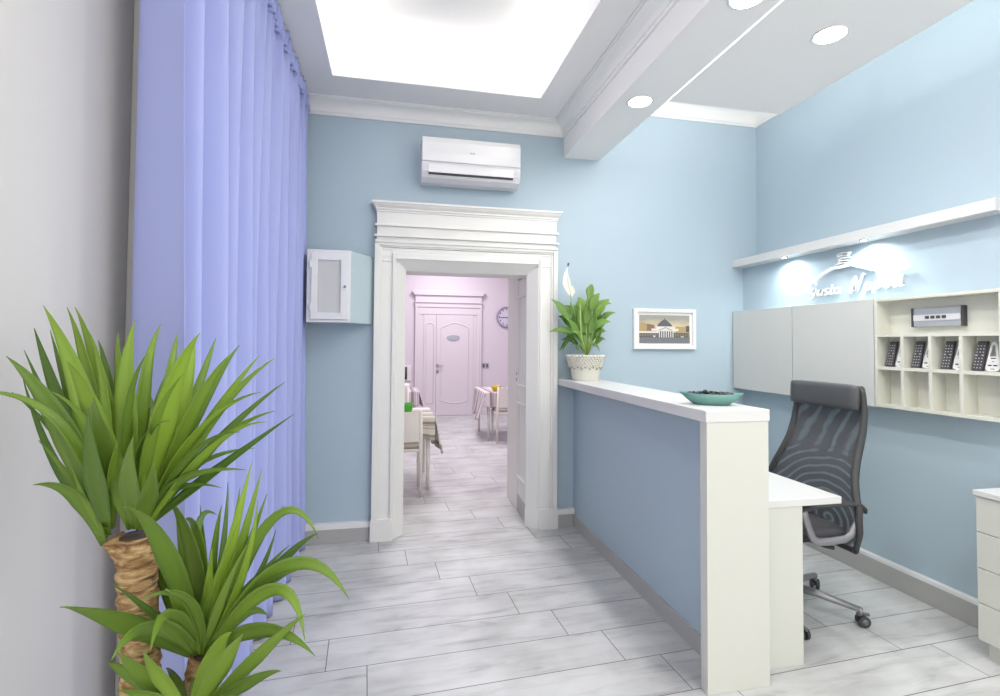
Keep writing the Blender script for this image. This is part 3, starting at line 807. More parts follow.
dk = thing('desk', 'white desk behind the counter, with a single slab leg', 'desk', (1.85, 3.0, 0))
b = new(); box(b, 1.600, 2.058, 2.012, D-.002, .716, .748); obj('desk_top', b, M['lam'], dk, bevel=.0015)
for y in (2.018, 3.80):
    b = new(); box(b, 1.600, 1.85, y, y+.04, 0, .716); obj('side_panel', b, M['lamwarm'], dk, bevel=.0015)
b = new(); box(b, 1.600, 1.618, 2.07, 3.80, .3, .716); obj('back_panel', b, M['lamwarm'], dk)

# ------------------------------------------------------------------ peace lily
lx_, ly_ = 1.455, 3.70; lz = 1.173
pl = thing('peace_lily', 'peace lily with white flower in a beaded white pot on the counter end', 'plant', (lx_, ly_, lz))
b = new(); lathe(b, [(0, 0), (.098, 0), (.101, .006), (.115, .1), (.125, .13), (.134, .178), (.143, .186), (.143, .194), (.132, .194), (.124, .18), (.11, .165), (0, .165)], (lx_, ly_, lz), 40)
pt = obj('pot', b, M['potwhite'], pl, smooth=True)
b = new()
for r in range(6):
    n = 34; z = lz+.184-r*.0155
    rad = .1425-.0045*r
    for i in range(n):
        a = 2*PI*(i+.5*(r % 2))/n; ball(b, (lx_+rad*math.cos(a), ly_+rad*math.sin(a), z), .0088, 6)
obj('beaded_band', b, M['potwhite'], pt, smooth=True)
b = new()
for i in range(26):
    a = 2*PI*i/26; r = .124; p = Vector((lx_+r*math.cos(a), ly_+r*math.sin(a), lz+.102-.012*(i % 2))); ball(b, tuple(p), .008, 6)
obj('shell_fringe', b, M['cushion'], pt, smooth=True)
b = new(); lathe(b, [(0, .168), (.118, .168), (.115, .182), (0, .19)], (lx_, ly_, lz), 24); obj('soil', b, M['soil'], pl, smooth=True)
b = new(); uvl = b.loops.layers.uv.new('UVMap'); bs = new()
LD = 3.92
def lily(mu, mv, tu, tv, dt, w, tone, bu=None):
    p0 = at(587 if bu is None else bu, 356, LD-.02+dt*.1); pm = at(mu, mv, LD+dt*.5); p2 = at(tu, tv, LD+dt)
    # stalk to the middle, blade onwards
    q0 = p0; tube(bs, [tuple(q0), tuple(q0.lerp(pm, .5)+Vector((0, 0, .015))), tuple(pm)], .0035, 6)
    view = (CAM-pm).normalized(); n = (view+Vector((0, 0, .9))).normalized()
    ctrl = pm.lerp(p2, .45)+Vector((0, 0, .05))
    blade(b, uvl, pm, ctrl, p2, w, n, tone, 12, .10, .25)
for a in ((570,322, 551,299, .02, .075, .45), (573,335, 549,332, -.05, .075, .40), (576,330, 562,352, .02, .05, .30), (589,300, 592,284, .08, .07, .5),
          (594,318, 610,299, -.02, .10, .70), (600,322, 616,313, .06, .06, .45), (597,332, 607,318, .06, .07, .35), (596,338, 606,332, -.1, .075, .5),
          (582,325, 573,310, .10, .085, .35), (584,335, 580,305, -.06, .085, .62), (590,335, 596,310, -.12, .085, .55), (580,340, 566,318, -.1, .07, .5),
          (578,345, 561,340, .1, .05, .15), (592,345, 600,352, -.06, .03, .15), (592,330, 603,305, .1, .08, .4), (588,338, 587,312, .05, .09, .3), (574,330, 558,316, .1, .08, .30),
          (595,345, 606,340, -.04, .055, .55), (583,342, 572,332, -.12, .07, .7), (587,315, 594,292, .02, .07, .6), (578,350, 572,345, -.08, .04, .3),
          (578,318, 556,307, .06, .09, .5), (595,310, 612,304, .08, .08, .6), (590,312, 600,293, .0, .085, .66), (582,312, 577,298, -.06, .09, .7), (594,330, 611,322, -.08, .08, .62),
          (576,338, 556,330, -.02, .08, .42), (586,325, 590,304, -.14, .085, .72), (580,330, 570,302, .04, .09, .55), (592,340, 603,327, .02, .08, .45), (572,340, 559,352, .06, .04, .2)):
    lily(*a)
obj('leaves', b, M['lilyleaf'], pl, solid=.0012)
tube(bs, [tuple(at(586, 356, LD-.1)), tuple(at(581, 335, LD-.11)), tuple(at(580, 305, LD-.1))], .005, 8)
obj('stems', bs, M['stem'], pl, smooth=True)
fl = new(); uvf = fl.loops.layers.uv.new('UVMap')
p0, p1, p2 = at(571, 296, LD), at(563, 280, LD), at(568, 267, LD)
blade(fl, uvf, p0, p1, p2, .062, (CAM-p0).normalized(), .5, 12, .3, .2)
blade(fl, uvf, at(571, 297, LD+.01), at(574, 290, LD+.01), at(571, 285, LD+.01), .04, (CAM-p0).normalized(), .5, 12, .3, .2)
tube(fl, [tuple(at(568, 266, LD)), tuple(at(568.5, 263, LD))], .006, 8, 2)
f_ = obj('flower', fl, [M['petal'], M['stem'], M['slot']], pl, solid=.0015)
b = new(); tube(b, [tuple(at(584, 350, LD)), tuple(at(576, 320, LD)), tuple(at(570, 294, LD))], .0035, 8); obj('flower_stalk', b, M['stem'], pl, smooth=True)

# ------------------------------------------------------------------ teal dish with dark sweets
dx, dy, dz = 1.452, 2.118, 1.173
b = new(); n = 48
def boat(rx, ry, z, pw): 
    o = []
    for i in range(n):
        a = 2*PI*i/n; c, s = math.cos(a), math.sin(a)
        o.append(Vector((dx, dy, dz+z+ (.006*abs(c)**3 if z > .03 else 0)))+Vector((.88, -.47, 0))*(.86*rx*math.copysign(abs(c)**pw, c))+Vector((.47, .88, 0))*(.9*ry*math.copysign(abs(s)**1.15, s)))
    return o
rings = [boat(.085, .045, 0, 1), boat(.092, .05, .002, 1), boat(.128, .068, .026, 1), boat(.165, .068, .05, 1), boat(.162, .065, .0515, 1), boat(.12, .052, .026, 1), boat(.075, .036, .009, 1)]
rv = [[b.verts.new(p) for p in r] for r in rings]
for a, c in zip(rv, rv[1:]):
    for k2 in range(n): b.faces.new((a[k2], a[(k2+1) % n], c[(k2+1) % n], c[k2]))
b.faces.new(rv[0][::-1]); b.faces.new(rv[-1])
o = tag(obj('dish', b, M['teal'], smooth=True), 'shallow teal boat-shaped dish on the near end of the white counter top', 'dish'); rebase(o, (dx, dy, dz))
b = new(); random.seed(7)
for i in range(70):
    a = random.uniform(0, 2*PI); r = math.sqrt(random.random())
    p = Vector((dx, dy, dz+.042+random.uniform(0, .02)*(1-r*.6)))+Vector((.88, -.47, 0))*(.10*r*math.cos(a))+Vector((.47, .88, 0))*(.048*r*math.sin(a))
    ball(b, tuple(p), random.uniform(.008, .013), 7, 0, random.uniform(.5, .9))
o = obj('sweets', b, M['sweets'], smooth=False); tag(o, 'small dark wrapped pieces heaped in the teal dish', 'sweets'); o['kind'] = 'stuff'; rebase(o, (dx, dy, dz+.03))

# ------------------------------------------------------------------ shelf, cabinets, pigeonholes on the right wall
ws = thing('wall_shelf', 'long thick white floating shelf with lights under it', 'shelf', (3.0, 2.9, 2.12))
b = new(); box(b, 2.886, 3.139, 1.925, D, 2.122, 2.184); obj('shelf_board', b, M['lam'], ws, bevel=.002)
for y in (3.33, 2.66):
    b = new(); lathe(b, [(.016, 0), (.024, 0), (.024, -.005), (.016, -.005)], (2.912, y, 2.122), 24, closed=True)
    s = obj('shelf_light', b, M['chrome'], ws)
    b = new(); lathe(b, [(0, -.001), (.016, -.001), (.016, -.004), (0, -.004)], (2.912, y, 2.122), 20); obj('lens', b, M['led'], s)
for y, p in ((3.33, 10), (2.66, 11.5)):
    spot('shelf_lamp', (2.912, y, 2.112), p, math.radians(168), .9, (0, math.radians(0), 0), (.95, 1, .99), .015)

def cabinet(y0, y1, label):
    c = thing('wall_cabinet', label, 'cabinet', (2.997, (y0+y1)/2, 1.082), 'flat white wall cabinets')
    b = new(); box(b, 2.908, 2.997, y0+.002, y1-.002, 1.084, 1.738); obj('body', b, M['cabgrey'], c)
    b = new(); box(b, 2.89, 2.907, y0+.002, y1-.002, 1.080, 1.74); obj('door', b, M['cabgrey'], c, bevel=.0012)
cabinet(3.236, 3.902, 'plain white wall cabinet in the corner by the back wall')
cabinet(2.582, 3.233, 'plain white wall cabinet beside the pigeonholes, behind the chair headrest')

ph = thing('pigeonhole_unit', 'white wall unit of open pigeonholes holding remotes', 'shelving unit', (2.997, 2.25, 1.082))
UY0, UY1 = 1.905, 2.578; UX = 2.89; UB = 2.985
b = new()
box(b, UX, 2.997, UY1-.018, UY1, 1.082, 1.738); box(b, UX, 2.997, UY0, UY0+.018, 1.082, 1.738)
box(b, UX+.0005, 2.9965, UY0+.018, UY1-.018, 1.72, 1.7375); box(b, UX+.0005, 2.9965, UY0+.018, UY1-.018, 1.0825, 1.1); box(b, UB, 2.9965, UY0+.018, UY1-.018, 1.1, 1.72)
obj('carcass', b, M['cubby'], ph, bevel=.001)
for z in (1.505, 1.308):
    b = new(); box(b, UX, UB, UY0+.018, UY1-.018, z, z+.018); obj('shelf', b, M['cubby'], ph, bevel=.001)
DV = (2.408, 2.251, 2.095)
for y in DV:
    for z0, z1 in ((1.1, 1.308), (1.326, 1.505)):
        b = new(); box(b, UX, UB, y-.009, y+.009, z0, z1); obj('divider', b, M['cubby'], ph, bevel=.001)

# control box in the top compartment
cb = thing('control_box', 'silver wall box with four dark buttons above the pigeonholes', 'control panel', (2.985, 2.265, 1.565))
b = new(); box(b, 2.958, 2.985, 2.138, 2.392, 1.563, 1.668); obj('body', b, M['silver'], cb, bevel=.002)
b = new(); box(b, 2.954, 2.958, 2.14, 2.39, 1.596, 1.63); obj('centre_strip', b, M['ac2'], cb)
for y0, y1 in ((2.127, 2.138), (2.392, 2.403)):
    b = new(); box(b, 2.954, 2.985, y0, y1, 1.561, 1.67); obj('end_cap', b, M['slot'], cb, bevel=.001)
for i in range(4):
    y = 2.312-i*.03; b = new(); box(b, 2.951, 2.955, y-.010, y+.010, 1.606, 1.622); obj('button', b, M['slot'], cb)

# remotes and white tags, one of each per pigeonhole
def make_remote(y, z, label):
    t = thing('remote_control', label, 'remote control', (2.94, y, z), 'dark remote controls')
    b = new(); lean = .018; H = .152; hw = .024
    def P(a, c, dpt): return (2.944+c*.11-dpt, y-a-c*.12, z+c*1.0)     # a across (to the right), c up, leaning back and sideways
    V = [b.verts.new(P(a, c, dpt)) for dpt in (0, .016) for a, c in ((-hw, 0), (hw, 0), (hw*.92, H), (-hw*.92, H))]
    for f in ((0,1,2,3),(7,6,5,4),(0,4,5,1),(1,5,6,2),(2,6,7,3),(3,7,4,0)): b.faces.new([V[i] for i in f])
    body = obj('body', b, M['remote'], t, bevel=.003)
    b = new()
    for r in range(8):
        for cix in range(3):
            if r == 4 and cix == 1: continue
            a = (cix-1)*.014; c = .016+r*.016; w = .009 if r == 4 else .0045
            V = [b.verts.new(P(a+da, c+dc, d)) for d in (.0158, .018) for da, dc in ((-w/2, -.0026), (w/2, -.0026), (w/2, .0026), (-w/2, .0026))]
            for f in ((0,1,2,3),(7,6,5,4),(0,4,5,1),(1,5,6,2),(2,6,7,3),(3,7,4,0)): b.faces.new([V[i] for i in f])
    obj('buttons', b, M['button'], t)
    return t
def make_tag(y, z, label):
    t = thing('key_tag', label, 'tag', (2.94, y, z), 'white tags with cut-out handles')
    def P(a, c, dpt): return (2.942+c*.1-dpt, y-a, z+c)
    out = [(-.030, .012), (-.022, .003), (-.008, 0), (.012, 0), (.026, .004), (.032, .014), (.030, .05), (.026, .07), (.017, .14), (.008, .148), (-.002, .148), (-.008, .14), (-.022, .06)]
    hole = [(-.014, .075), (.016, .075), (.010, .132), (-.002, .132)]
    b = new()
    # ring of quads between the handle outline and the hole plus the solid plate below
    def slab(poly, d0=0, d1=.006):
        A = [b.verts.new(P(p, q, d0)) for p, q in poly]; B = [b.verts.new(P(p, q, d1)) for p, q in poly]; n = len(poly)
        for i in range(n): b.faces.new((A[i], A[(i+1) % n], B[(i+1) % n], B[i]))
        b.faces.new(A[::-1]); b.faces.new(B)
    slab([(-.030, .012), (-.022, .003), (-.008, 0), (.012, 0), (.026, .004), (.032, .014), (.030, .05), (.026, .075), (-.019, .075), (-.022, .062)])
    slab([(-.019, .0745), (-.012, .0745), (-.002, .132), (-.008, .14)])
    slab([(.017, .0745), (.026, .0745), (.0175, .138), (.010, .132)])
    slab([(-.0085, .139), (-.002, .131), (.010, .131), (.018, .138), (.008, .148), (-.002, .148)])
    obj('plate', b, M['tag'], t)
    b = new()
    for a, c, w, h in ((-.010, .030, .016, .006), (.014, .030, .018, .006), (.004, .066, .022, .005), (.003, .012, .018, .003), (.004, .05, .008, .003)):
        V = [b.verts.new(P(a+da, c+dc, d)) for d in (.0058, .007) for da, dc in ((-w/2, -h/2), (w/2, -h/2), (w/2, h/2), (-w/2, h/2))]
        for f in ((0,1,2,3),(7,6,5,4),(0,4,5,1),(1,5,6,2),(2,6,7,3),(3,7,4,0)): b.faces.new([V[i] for i in f])
    obj('print', b, M['ink'], t)
    return t
zb = 1.327
where = ('first pigeonhole beside the cabinet door', 'second pigeonhole from the cabinets', 'third pigeonhole from the cabinets', 'last pigeonhole, at the photo edge')
rem = make_remote(2.522, zb, 'dark remote control leaning in the '+where[0])
tg = make_tag(2.457, zb, 'white tag with cut-out handle in the '+where[0])
for i, (y, yt) in enumerate(((2.364, 2.300), (2.203, 2.140), (2.050, 1.988))):
    dup(rem, (2.94, y, zb), 'dark remote control leaning in the '+where[i+1])
    dup(tg, (2.94, yt, zb), 'white tag with cut-out handle in the '+where[i+1])

# ------------------------------------------------------------------ relief sign
sg = thing('wall_sign', 'white raised lettering with roof and hat emblem under the shelf', 'sign', (2.997, 2.84, 1.79))
SX0, SX1 = 2.972, 2.986
def S(s, z, t): return (t, 3.205-s*.735, z)
def stroke(b, pts, w, ox=0, oz=0, k=1, slant=.28):
    P = []
    for x, y in pts: P.append(((ox+(x+slant*y)*k)/.735, oz+y*k))
    ribbon(b, [(p*.735, q) for p, q in P], w, lambda p, q, t: (t, 3.205-p, q), SX0, SX1)
def arc(cx, cy, rx, ry, a0, a1, n=10): return [(cx+rx*math.cos(math.radians(a0+(a1-a0)*i/n)), cy+ry*math.sin(math.radians(a0+(a1-a0)*i/n))) for i in range(n+1)]
GL = {
 'G': [arc(.45, .62, .36, .4, 40, 300, 14)+[(.72, .3), (.74, .52)], [(.46, .52), (.78, .52)], [(.74, .5), (.7, .0), (.5, -.22), (.25, -.2)]],
 'u': [[(.05, .45), (.05, .12), (.15, 0), (.3, .05), (.4, .2), (.42, .45)], [(.42, .45), (.42, .05), (.52, .0)]],
 's': [arc(.22, .34, .14, .12, 50, 270, 8)+arc(.22, .11, .15, .11, 90, -140, 8)],
 't': [[(.15, .72), (.12, .1), (.2, 0), (.34, .06)], [(.0, .46), (.34, .46)]],
 'a': [arc(.22, .22, .19, .22, 50, 330, 12), [(.42, .45), (.42, .08), (.52, .0)]],
 'N': [[(.06, -.1), (.1, .5), (.16, .98)], [(.16, .98), (.36, .45), (.56, .02)], [(.56, .02), (.62, .55), (.74, 1.05), (.86, 1.02)]],
 'p': [[(.08, .46), (.05, -.25)], arc(.25, .23, .19, .22, 140, -150, 12)],
 'o': [arc(.23, .23, .2, .22, 90, 450, 14)],
 'l': [[(.12, .95), (.1, .1), (.18, 0), (.3, .05)]],
 'i': [[(.1, .46), (.1, .08), (.18, 0), (.28, .05)], [(.1, .62), (.12, .70)]],
}
def letters(text, cur, K, z, w):
    for ch, adv in text:
        b = new()
        for st in GL[ch]: stroke(b, st, w, cur, z, K)
        if ch == 'i': stroke(b, [(-.22, .88), (0, .98), (.14, .9), (.34, 1.0)], w*.8, cur, z, K)    # flourish over the last letter
        obj('letter', b, M['sign'], sg)
        b = new(); p = cur+(.15+.08)*K; q = z+.05*K; tube(b, [(2.98, 3.205-p, q), (2.997, 3.205-p, q)], .003, 8); obj('stand_off', b, M['sign'], sg)
        cur += adv*K*1.05
letters((('G', .95), ('u', .62), ('s', .46), ('t', .42), ('a', .62)), .012, .092, 1.808, .0095)
letters((('N', .98), ('a', .62), ('p', .60), ('o', .58), ('l', .40), ('i', .4)), .375, .1, 1.812, .0105)
b = new()
def raw(pts, w): ribbon(b, [((p), q) for p, q in pts], w, lambda p, q, t: (t, 3.205-p, q), SX0-.006, SX1)
raw([(.075, 1.905), (.16, 1.955), (.245, 1.985), (.33, 1.985), (.385, 1.992), (.47, 1.968), (.55, 1.935)], .02)
for q, a, c in ((2.005, .275, .375), (2.022, .295, .37), (2.04, .30, .385), (2.056, .295, .365), (2.073, .29, .385)):
    raw([(a, q-.004), ((a+c)/2-.01, q+.006), (c, q)], .0075)
raw([(.3, 2.04), (.305, 2.02)], .007); raw([(.29, 2.072), (.295, 2.055)], .007); raw([(.38, 2.07), (.37, 2.055)], .007)
obj('roof_emblem', b, M['sign'], sg)
for p, q in ((.33, 1.985), (.5, 1.96), (.33, 2.04)):
    b = new(); tube(b, [(2.98, 3.205-p, q), (2.997, 3.205-p, q)], .004, 8); obj('stand_off', b, M['sign'], sg)

# ------------------------------------------------------------------ drawer unit
du = thing('drawer_unit', 'white four-drawer unit against the right wall, cut by the photo edge', 'drawers', (2.85, 1.45, 0))
b = new(); box(b, 2.719, 2.96, 1.0, 1.905, .085, .752); obj('body', b, M['lamwarm'], du)
b = new(); box(b, 2.735, 2.95, 1.01, 1.885, 0, .085); obj('plinth', b, M['lamwarm'], du)
b = new(); box(b, 2.692, 2.962, .995, 1.912, .752, .776); obj('top', b, M['lam'], du, bevel=.0015)
for z0, z1 in ((.585, .749), (.419, .582), (.257, .416), (.086, .254)):
    b = new(); box(b, 2.70, 2.718, 1.002, 1.904, z0, z1); obj('drawer', b, M['lamwarm'], du, bevel=.0012)

# ------------------------------------------------------------------ office chair
CX, CYC = 2.12, 2.48
oc = thing('office_chair', 'dark high-backed mesh office chair with headrest behind the desk', 'chair', (CX, CYC, 0))
prof = [(2.335, .385), (2.322, .43), (2.312, .50), (2.306, .58), (2.312, .66), (2.335, .745), (2.37, .83), (2.405, .91), (2.432, 1.0), (2.447, 1.1), (2.445, 1.18), (2.437, 1.235)]
def bx(z):
    for (x0, z0), (x1, z1) in zip(prof, prof[1:]):
        if z0 <= z <= z1: return x0+(x1-x0)*(z-z0)/(z1-z0)
    return prof[-1][0]
def hw(z):
    if z < .5: return .275+.045*min(1, (z-.385)/.115)
    if z < .62: return .32
    if z < .95: return .32-(.32-.236)*math.sin((z-.62)/.33*PI/2)
    return .236-.012*(z-.95)/.3
b = new(); nz, ny = 44, 20; G = []
for i in range(nz+1):
    z = .42+(1.2-.42)*i/nz; row = []
    for j in range(ny+1):
        s = -1+2*j/ny; row.append(b.verts.new((bx(z)-.004+.024*(1-s*s), CYC+s*(hw(z)-.006), z)))
    G.append(row)
for i in range(nz):
    for j in range(ny): b.faces.new((G[i][j], G[i][j+1], G[i+1][j+1], G[i+1][j]))
obj('backrest', b, M['mesh'], oc, smooth=True)
b = new()
zs = [.40+(1.225-.40)*i/30 for i in range(31)]
for s in (-1, 1):
    tube(b, [(bx(z)+.004, CYC+s*hw(z), z) for z in zs], [.012+.006*math.sin(PI*i/30) for i in range(31)], 10, sx=1.2, up=(0, 1, 0))
for z in (.40, 1.22):
    tube(b, [(bx(z)+.004, CYC+s/10*hw(z), z) for s in range(-10, 11)], .016, 10)
box(b, 2.30, 2.345, CYC-.10, CYC+.10, .385, .50)
obj('back_frame', b, M['rubber'], oc, smooth=True)
b = new()
n1 = 14; G = []
for j in range(n1+1):
    s = -1+2*j/n1; ring = []
    y = CYC+s*.228; e = (1-abs(s)**8)**.5 if abs(s) < 1 else 0
    e = max(e, .35)
    for k2 in range(16):
        a = 2*PI*k2/16; ca, sa = math.cos(a), math.sin(a)
        dz_ = .070*math.copysign(abs(sa)**.55, sa)*(.86+.14*e); dx_ = .034*math.copysign(abs(ca)**.7, ca)*e
        ring.append(b.verts.new((2.415+.02*(1-s*s)+dx_+dz_*.03, y, 1.172+dz_)))
    G.append(ring)
for a, c in zip(G, G[1:]):
    for k2 in range(16): b.faces.new((a[k2], a[(k2+1) % 16], c[(k2+1) % 16], c[k2]))
b.faces.new(G[0][::-1]); b.faces.new(G[-1])
obj('headrest', b, M['chairgrey'], oc, smooth=True)
b = new(); G = []
sx0, sx1 = 1.80, 2.31
for j in range(21):
    s = -1+2*j/20; ring = []
    y = CYC+s*.262
    e = max(.3, (1-abs(s)**6)**.5 if abs(s) < 1 else 0)
    for (x, z) in ((sx0+.05, .435), (sx0+.012, .45), (sx0, .475), (sx0+.02, .50), (sx0+.08, .515), (sx0+.25, .512), (sx1-.1, .515), (sx1-.01, .52), (sx1, .49), (sx1-.01, .45), (sx1-.2, .435)):
        ring.append(b.verts.new((x, y, .475+(z-.475)*e - .008*(1-s*s)*(z > .5))))
    G.append(ring)
for a, c in zip(G, G[1:]):
    m_ = len(a)
    for k2 in range(m_): b.faces.new((a[k2], a[(k2+1) % m_], c[(k2+1) % m_], c[k2]))
b.faces.new(G[0][::-1]); b.faces.new(G[-1])
obj('seat', b, M['seatfab'], oc, smooth=True)
for s in (-1, 1):
    y = CYC+s*.305
    path = [(2.338, y, .636), (2.33, y, .59), (2.305, y, .54), (2.28, y, .495), (2.245, y, .478), (2.15, y, .472), (2.085, y, .475), (2.055, y, .49), (2.035, y, .53), (2.01, y, .60), (2.0, y, .64)]
    b = new(); tube(b, path, .0135, 10, sx=1.5, sy=.8, up=(0, 1, 0)); tube(b, [(2.13, y, .474), (2.13, CYC+s*.24, .462)], .014, 10)
    am = obj('armrest', b, M['steel'], oc, smooth=True, label='grey metal armrest loop')
    b = new(); tube(b, [(1.975, y, .632), (1.99, y, .645), (2.06, y, .652), (2.2, y, .654), (2.29, y, .652), (2.33, y, .643), (2.355, y, .622), (2.36, y, .602)], [.010]+[.0125]*6+[.009], 12, sx=1, sy=1.9, up=(0, 1, 0))
    obj('arm_pad', b, M['rubber'], am, smooth=True)
HXc, HYc = 2.175, 2.49
b = new(); tube(b, [(HXc, HYc, .14), (HXc, HYc, .26)], .028, 16); tube(b, [(HXc, HYc, .26), (HXc, HYc, .425)], .018, 16); obj('gas_column', b, M['rubber'], oc, smooth=True)
b = new(); box(b, HXc-.14, HXc+.12, HYc-.07, HYc+.07, .40, .44); tube(b, [(HXc, HYc-.06, .41), (HXc+.06, HYc-.2, .40), (HXc+.09, HYc-.23, .398)], .011, 8); obj('tilt_mechanism', b, M['rubber'], oc, bevel=.008)
b = new(); lathe(b, [(0, .065), (.045, .065), (.05, .08), (.05, .14), (.035, .15), (0, .15)], (HXc, HYc, 0), 24); obj('hub', b, M['steel'], oc, smooth=True)
for i in range(5):
    a = math.radians(-49+72*i); d = Vector((math.cos(a), math.sin(a), 0)); h = Vector((HXc, HYc, 0)); sd = Vector((-d.y, d.x, 0))
    b = new(); e = h+d*.335
    tube(b, [tuple(h+d*.02+Vector((0, 0, .118))), tuple(h+d*.15+Vector((0, 0, .108))), tuple(e+Vector((0, 0, .082)))], [.03, .024, .017], 10, sx=1.0, sy=.8)
    tube(b, [tuple(e+Vector((0, 0, .092))), tuple(e+Vector((0, 0, .05)))], .011, 10)
    lg = obj('leg', b, M['steel'], oc, smooth=True)
    b = new(); tr = math.radians(25); w = (d*math.cos(.5)+sd*math.sin(.5)); wd = Vector((-w.y, w.x, 0)); c = e+w*.012+Vector((0, 0, .0285))
    for sgn in (-1, 1):
        tube(b, [tuple(c+wd*(.007*sgn)), tuple(c+wd*(.024*sgn))], .0285, 20)
    tube(b, [tuple(c+wd*-.02), tuple(c+wd*.02)], .012, 10)
    cs = obj('caster', b, M['rubber'], lg, bevel=.002)
    b = new()
    P = [tuple(c+Vector((0, 0, .030))+w*(.030*math.cos(q))+Vector((0, 0, .004*math.sin(q)))) for q in (0, PI/2, PI)]
    tube(b, P, .008, 8)
    for sgn in (-1, 1): tube(b, [tuple(c+wd*(.024*sgn)), tuple(c+wd*(.026*sgn))], .016, 16)
    obj('caster_hood', b, M['caster'], cs, smooth=True)

# ------------------------------------------------------------------ dining room furniture
def table(x0, x1, y0, y1, label, name='dining_table'):
    t = thing(name, label, 'table', ((x0+x1)/2, (y0+y1)/2, 0), 'white breakfast tables')
    b = new(); box(b, x0, x1, y0, y1, .69, .715); obj('tabletop', b, M['tablewhite'], t, bevel=.002)
    b = new()
    for a in ((x0+.06, x1-.06, y0+.05, y0+.07), (x0+.06, x1-.06, y1-.07, y1-.05), (x0+.05, x0+.07, y0+.06, y1-.06), (x1-.07, x1-.05, y0+.06, y1-.06)): box(b, *a, .625, .69)
    obj('apron', b, M['tablewhite'], t)
    for x in (x0+.06, x1-.06):
        for y in (y0+.06, y1-.06):
            b = new(); tube(b, [(x, y, .69), (x, y, 0)], [.024, .017], 10); obj('leg', b, M['chairwhite'], t, smooth=True)
    return t
def drape(x0, x1, y0, y1, dr_n, dr_s, dr_r, m, label, flare=.0, dr_l=0):
    """cloth on a table top hanging on the near side, right and left sides"""
    b = new(); uvl = b.loops.layers.uv.new('UVMap'); e = .004; z = .7195
    def grid(fn, nu, nv, uv):
        V = [[b.verts.new(fn(i/nu, j/nv)) for j in range(nv+1)] for i in range(nu+1)]
        for i in range(nu):
            for j in range(nv):
                f = b.faces.new((V[i][j], V[i+1][j], V[i+1][j+1], V[i][j+1])); f.smooth = True
                for lp, (a, c) in zip(f.loops, ((i, j), (i+1, j), (i+1, j+1), (i, j+1))): lp[uvl].uv = uv(a/nu, c/nv)
    grid(lambda a, c: (x0-e+(x1-x0+2*e)*a, y0-e+(y1-y0+2*e)*c, z), 20, 10, lambda a, c: (a, c))
    if dr_n: grid(lambda a, c: (x0-e+(x1-x0+2*e)*a, y0-e-c*(.02+.018*math.sin(a*22)), z-dr_n*c*(1+.05*math.sin(a*7))), 50, 12, lambda a, c: (a, c*.8))
    if dr_r: grid(lambda a, c: (x1+e+c*(.03+.03*math.sin(a*13)+flare*(1-a)), y0-e+(y1-y0+2*e)*a - flare*c*(1-a)*.6, z-dr_r*c*(1+.06*math.sin(a*9+1))), 50, 12, lambda a, c: (a, c*.8))
    if dr_l: grid(lambda a, c: (x0-e-c*(.03+.03*math.sin(a*13)+flare*(1-a)), y0-e+(y1-y0+2*e)*a - flare*c*(1-a)*.6, z-dr_l*c*(1+.06*math.sin(a*9+1))), 50, 12, lambda a, c: (a, c*.8))
    bmesh.ops.remove_doubles(b, verts=b.verts, dist=.0005)
    o = tag(obj('tablecloth', b, m, solid=.003), label, 'tablecloth', 'striped tablecloths'); rebase(o, ((x0+x1)/2, (y0+y1)/2, .717)); return o
def dining_chair(label, loc, rz):
    t = thing('dining_chair', label, 'chair', (0, 0, 0), 'white dining chairs')
    b = new(); box(b, -.2, .2, -.2, .2, .425, .45); obj('seat', b, M['chairwhite'], t, bevel=.006)
    b = new(); box(b, -.19, .19, -.18, .19, .45, .485); obj('cushion', b, M['cushion'], t, bevel=.015, seg=3)
    for x in (-.18, .18):
        b = new(); tube(b, [(x, -.185, 0), (x, -.19, .43), (x*.98, -.235, .82)], [.014, .02, .016], 10, sx=1, sy=1); obj('leg', b, M['chairwhite'], t, smooth=True)
        b = new(); tube(b, [(x, .18, 0), (x, .18, .43)], [.014, .02], 10); obj('leg', b, M['chairwhite'], t, smooth=True)
    b = new()
    P = []
    for j in range(9):
        s = -1+j/4
        P.append((s*.17, -.2-.018*(1-s*s)))
    V = [[b.verts.new((p, q-(z-.5)*.11+dq, z)) for p, q in P] for z, dq in ((.52, 0), (.805, 0), (.805, .016), (.52, .016))]
    for a, c in ((0, 1), (1, 2), (2, 3), (3, 0)):
        for j in range(8): b.faces.new((V[a][j], V[a][j+1], V[c][j+1], V[c][j]))
    b.faces.new([V[k2][0] for k2 in range(4)]); b.faces.new([V[k2][8] for k2 in (3, 2, 1, 0)])
    obj('backrest', b, M['chairwhite'], t, smooth=False)
    t.location = loc; t.rotation_euler.z = rz
    return t
table(-.62, .42, 5.06, 5.86, 'white breakfast table nearest the doorway, by the left jamb')
drape(-.1, .42, 5.06, 5.7, .215, .0, .34, M['clothA'], 'striped cloth hanging over the near table by the left jamb', .03)
table(1.36, 2.3, 7.44, 8.42, 'white breakfast table beyond the right jamb, in front of the lilac wall')
drape(1.36, 2.3, 7.44, 8.42, .21, .0, 0, M['clothB'], 'grey striped cloth with flared corner beyond the right jamb', .09, .38)
table(-.5, .40, 7.75, 8.45, 'white breakfast table at the far left, behind the green cup')
drape(-.5, .40, 7.75, 8.45, .21, 0, .24, M['clothB'], 'grey striped cloth on the far left table, behind the green cup', .05)
ch = dining_chair('white dining chair pushed up to the near striped table, cut by the left jamb', (.095, 5.065, 0), 0)
def chair_copy(loc, rz, label):
    o = dup(ch, loc, label); o.rotation_euler.z = rz; return o
chair_copy((1.68, 7.42, 0), 0, 'white dining chair in front of the table beyond the right jamb')
chair_copy((.05, 7.68, 0), 0, 'white dining chair in front of the far left table')
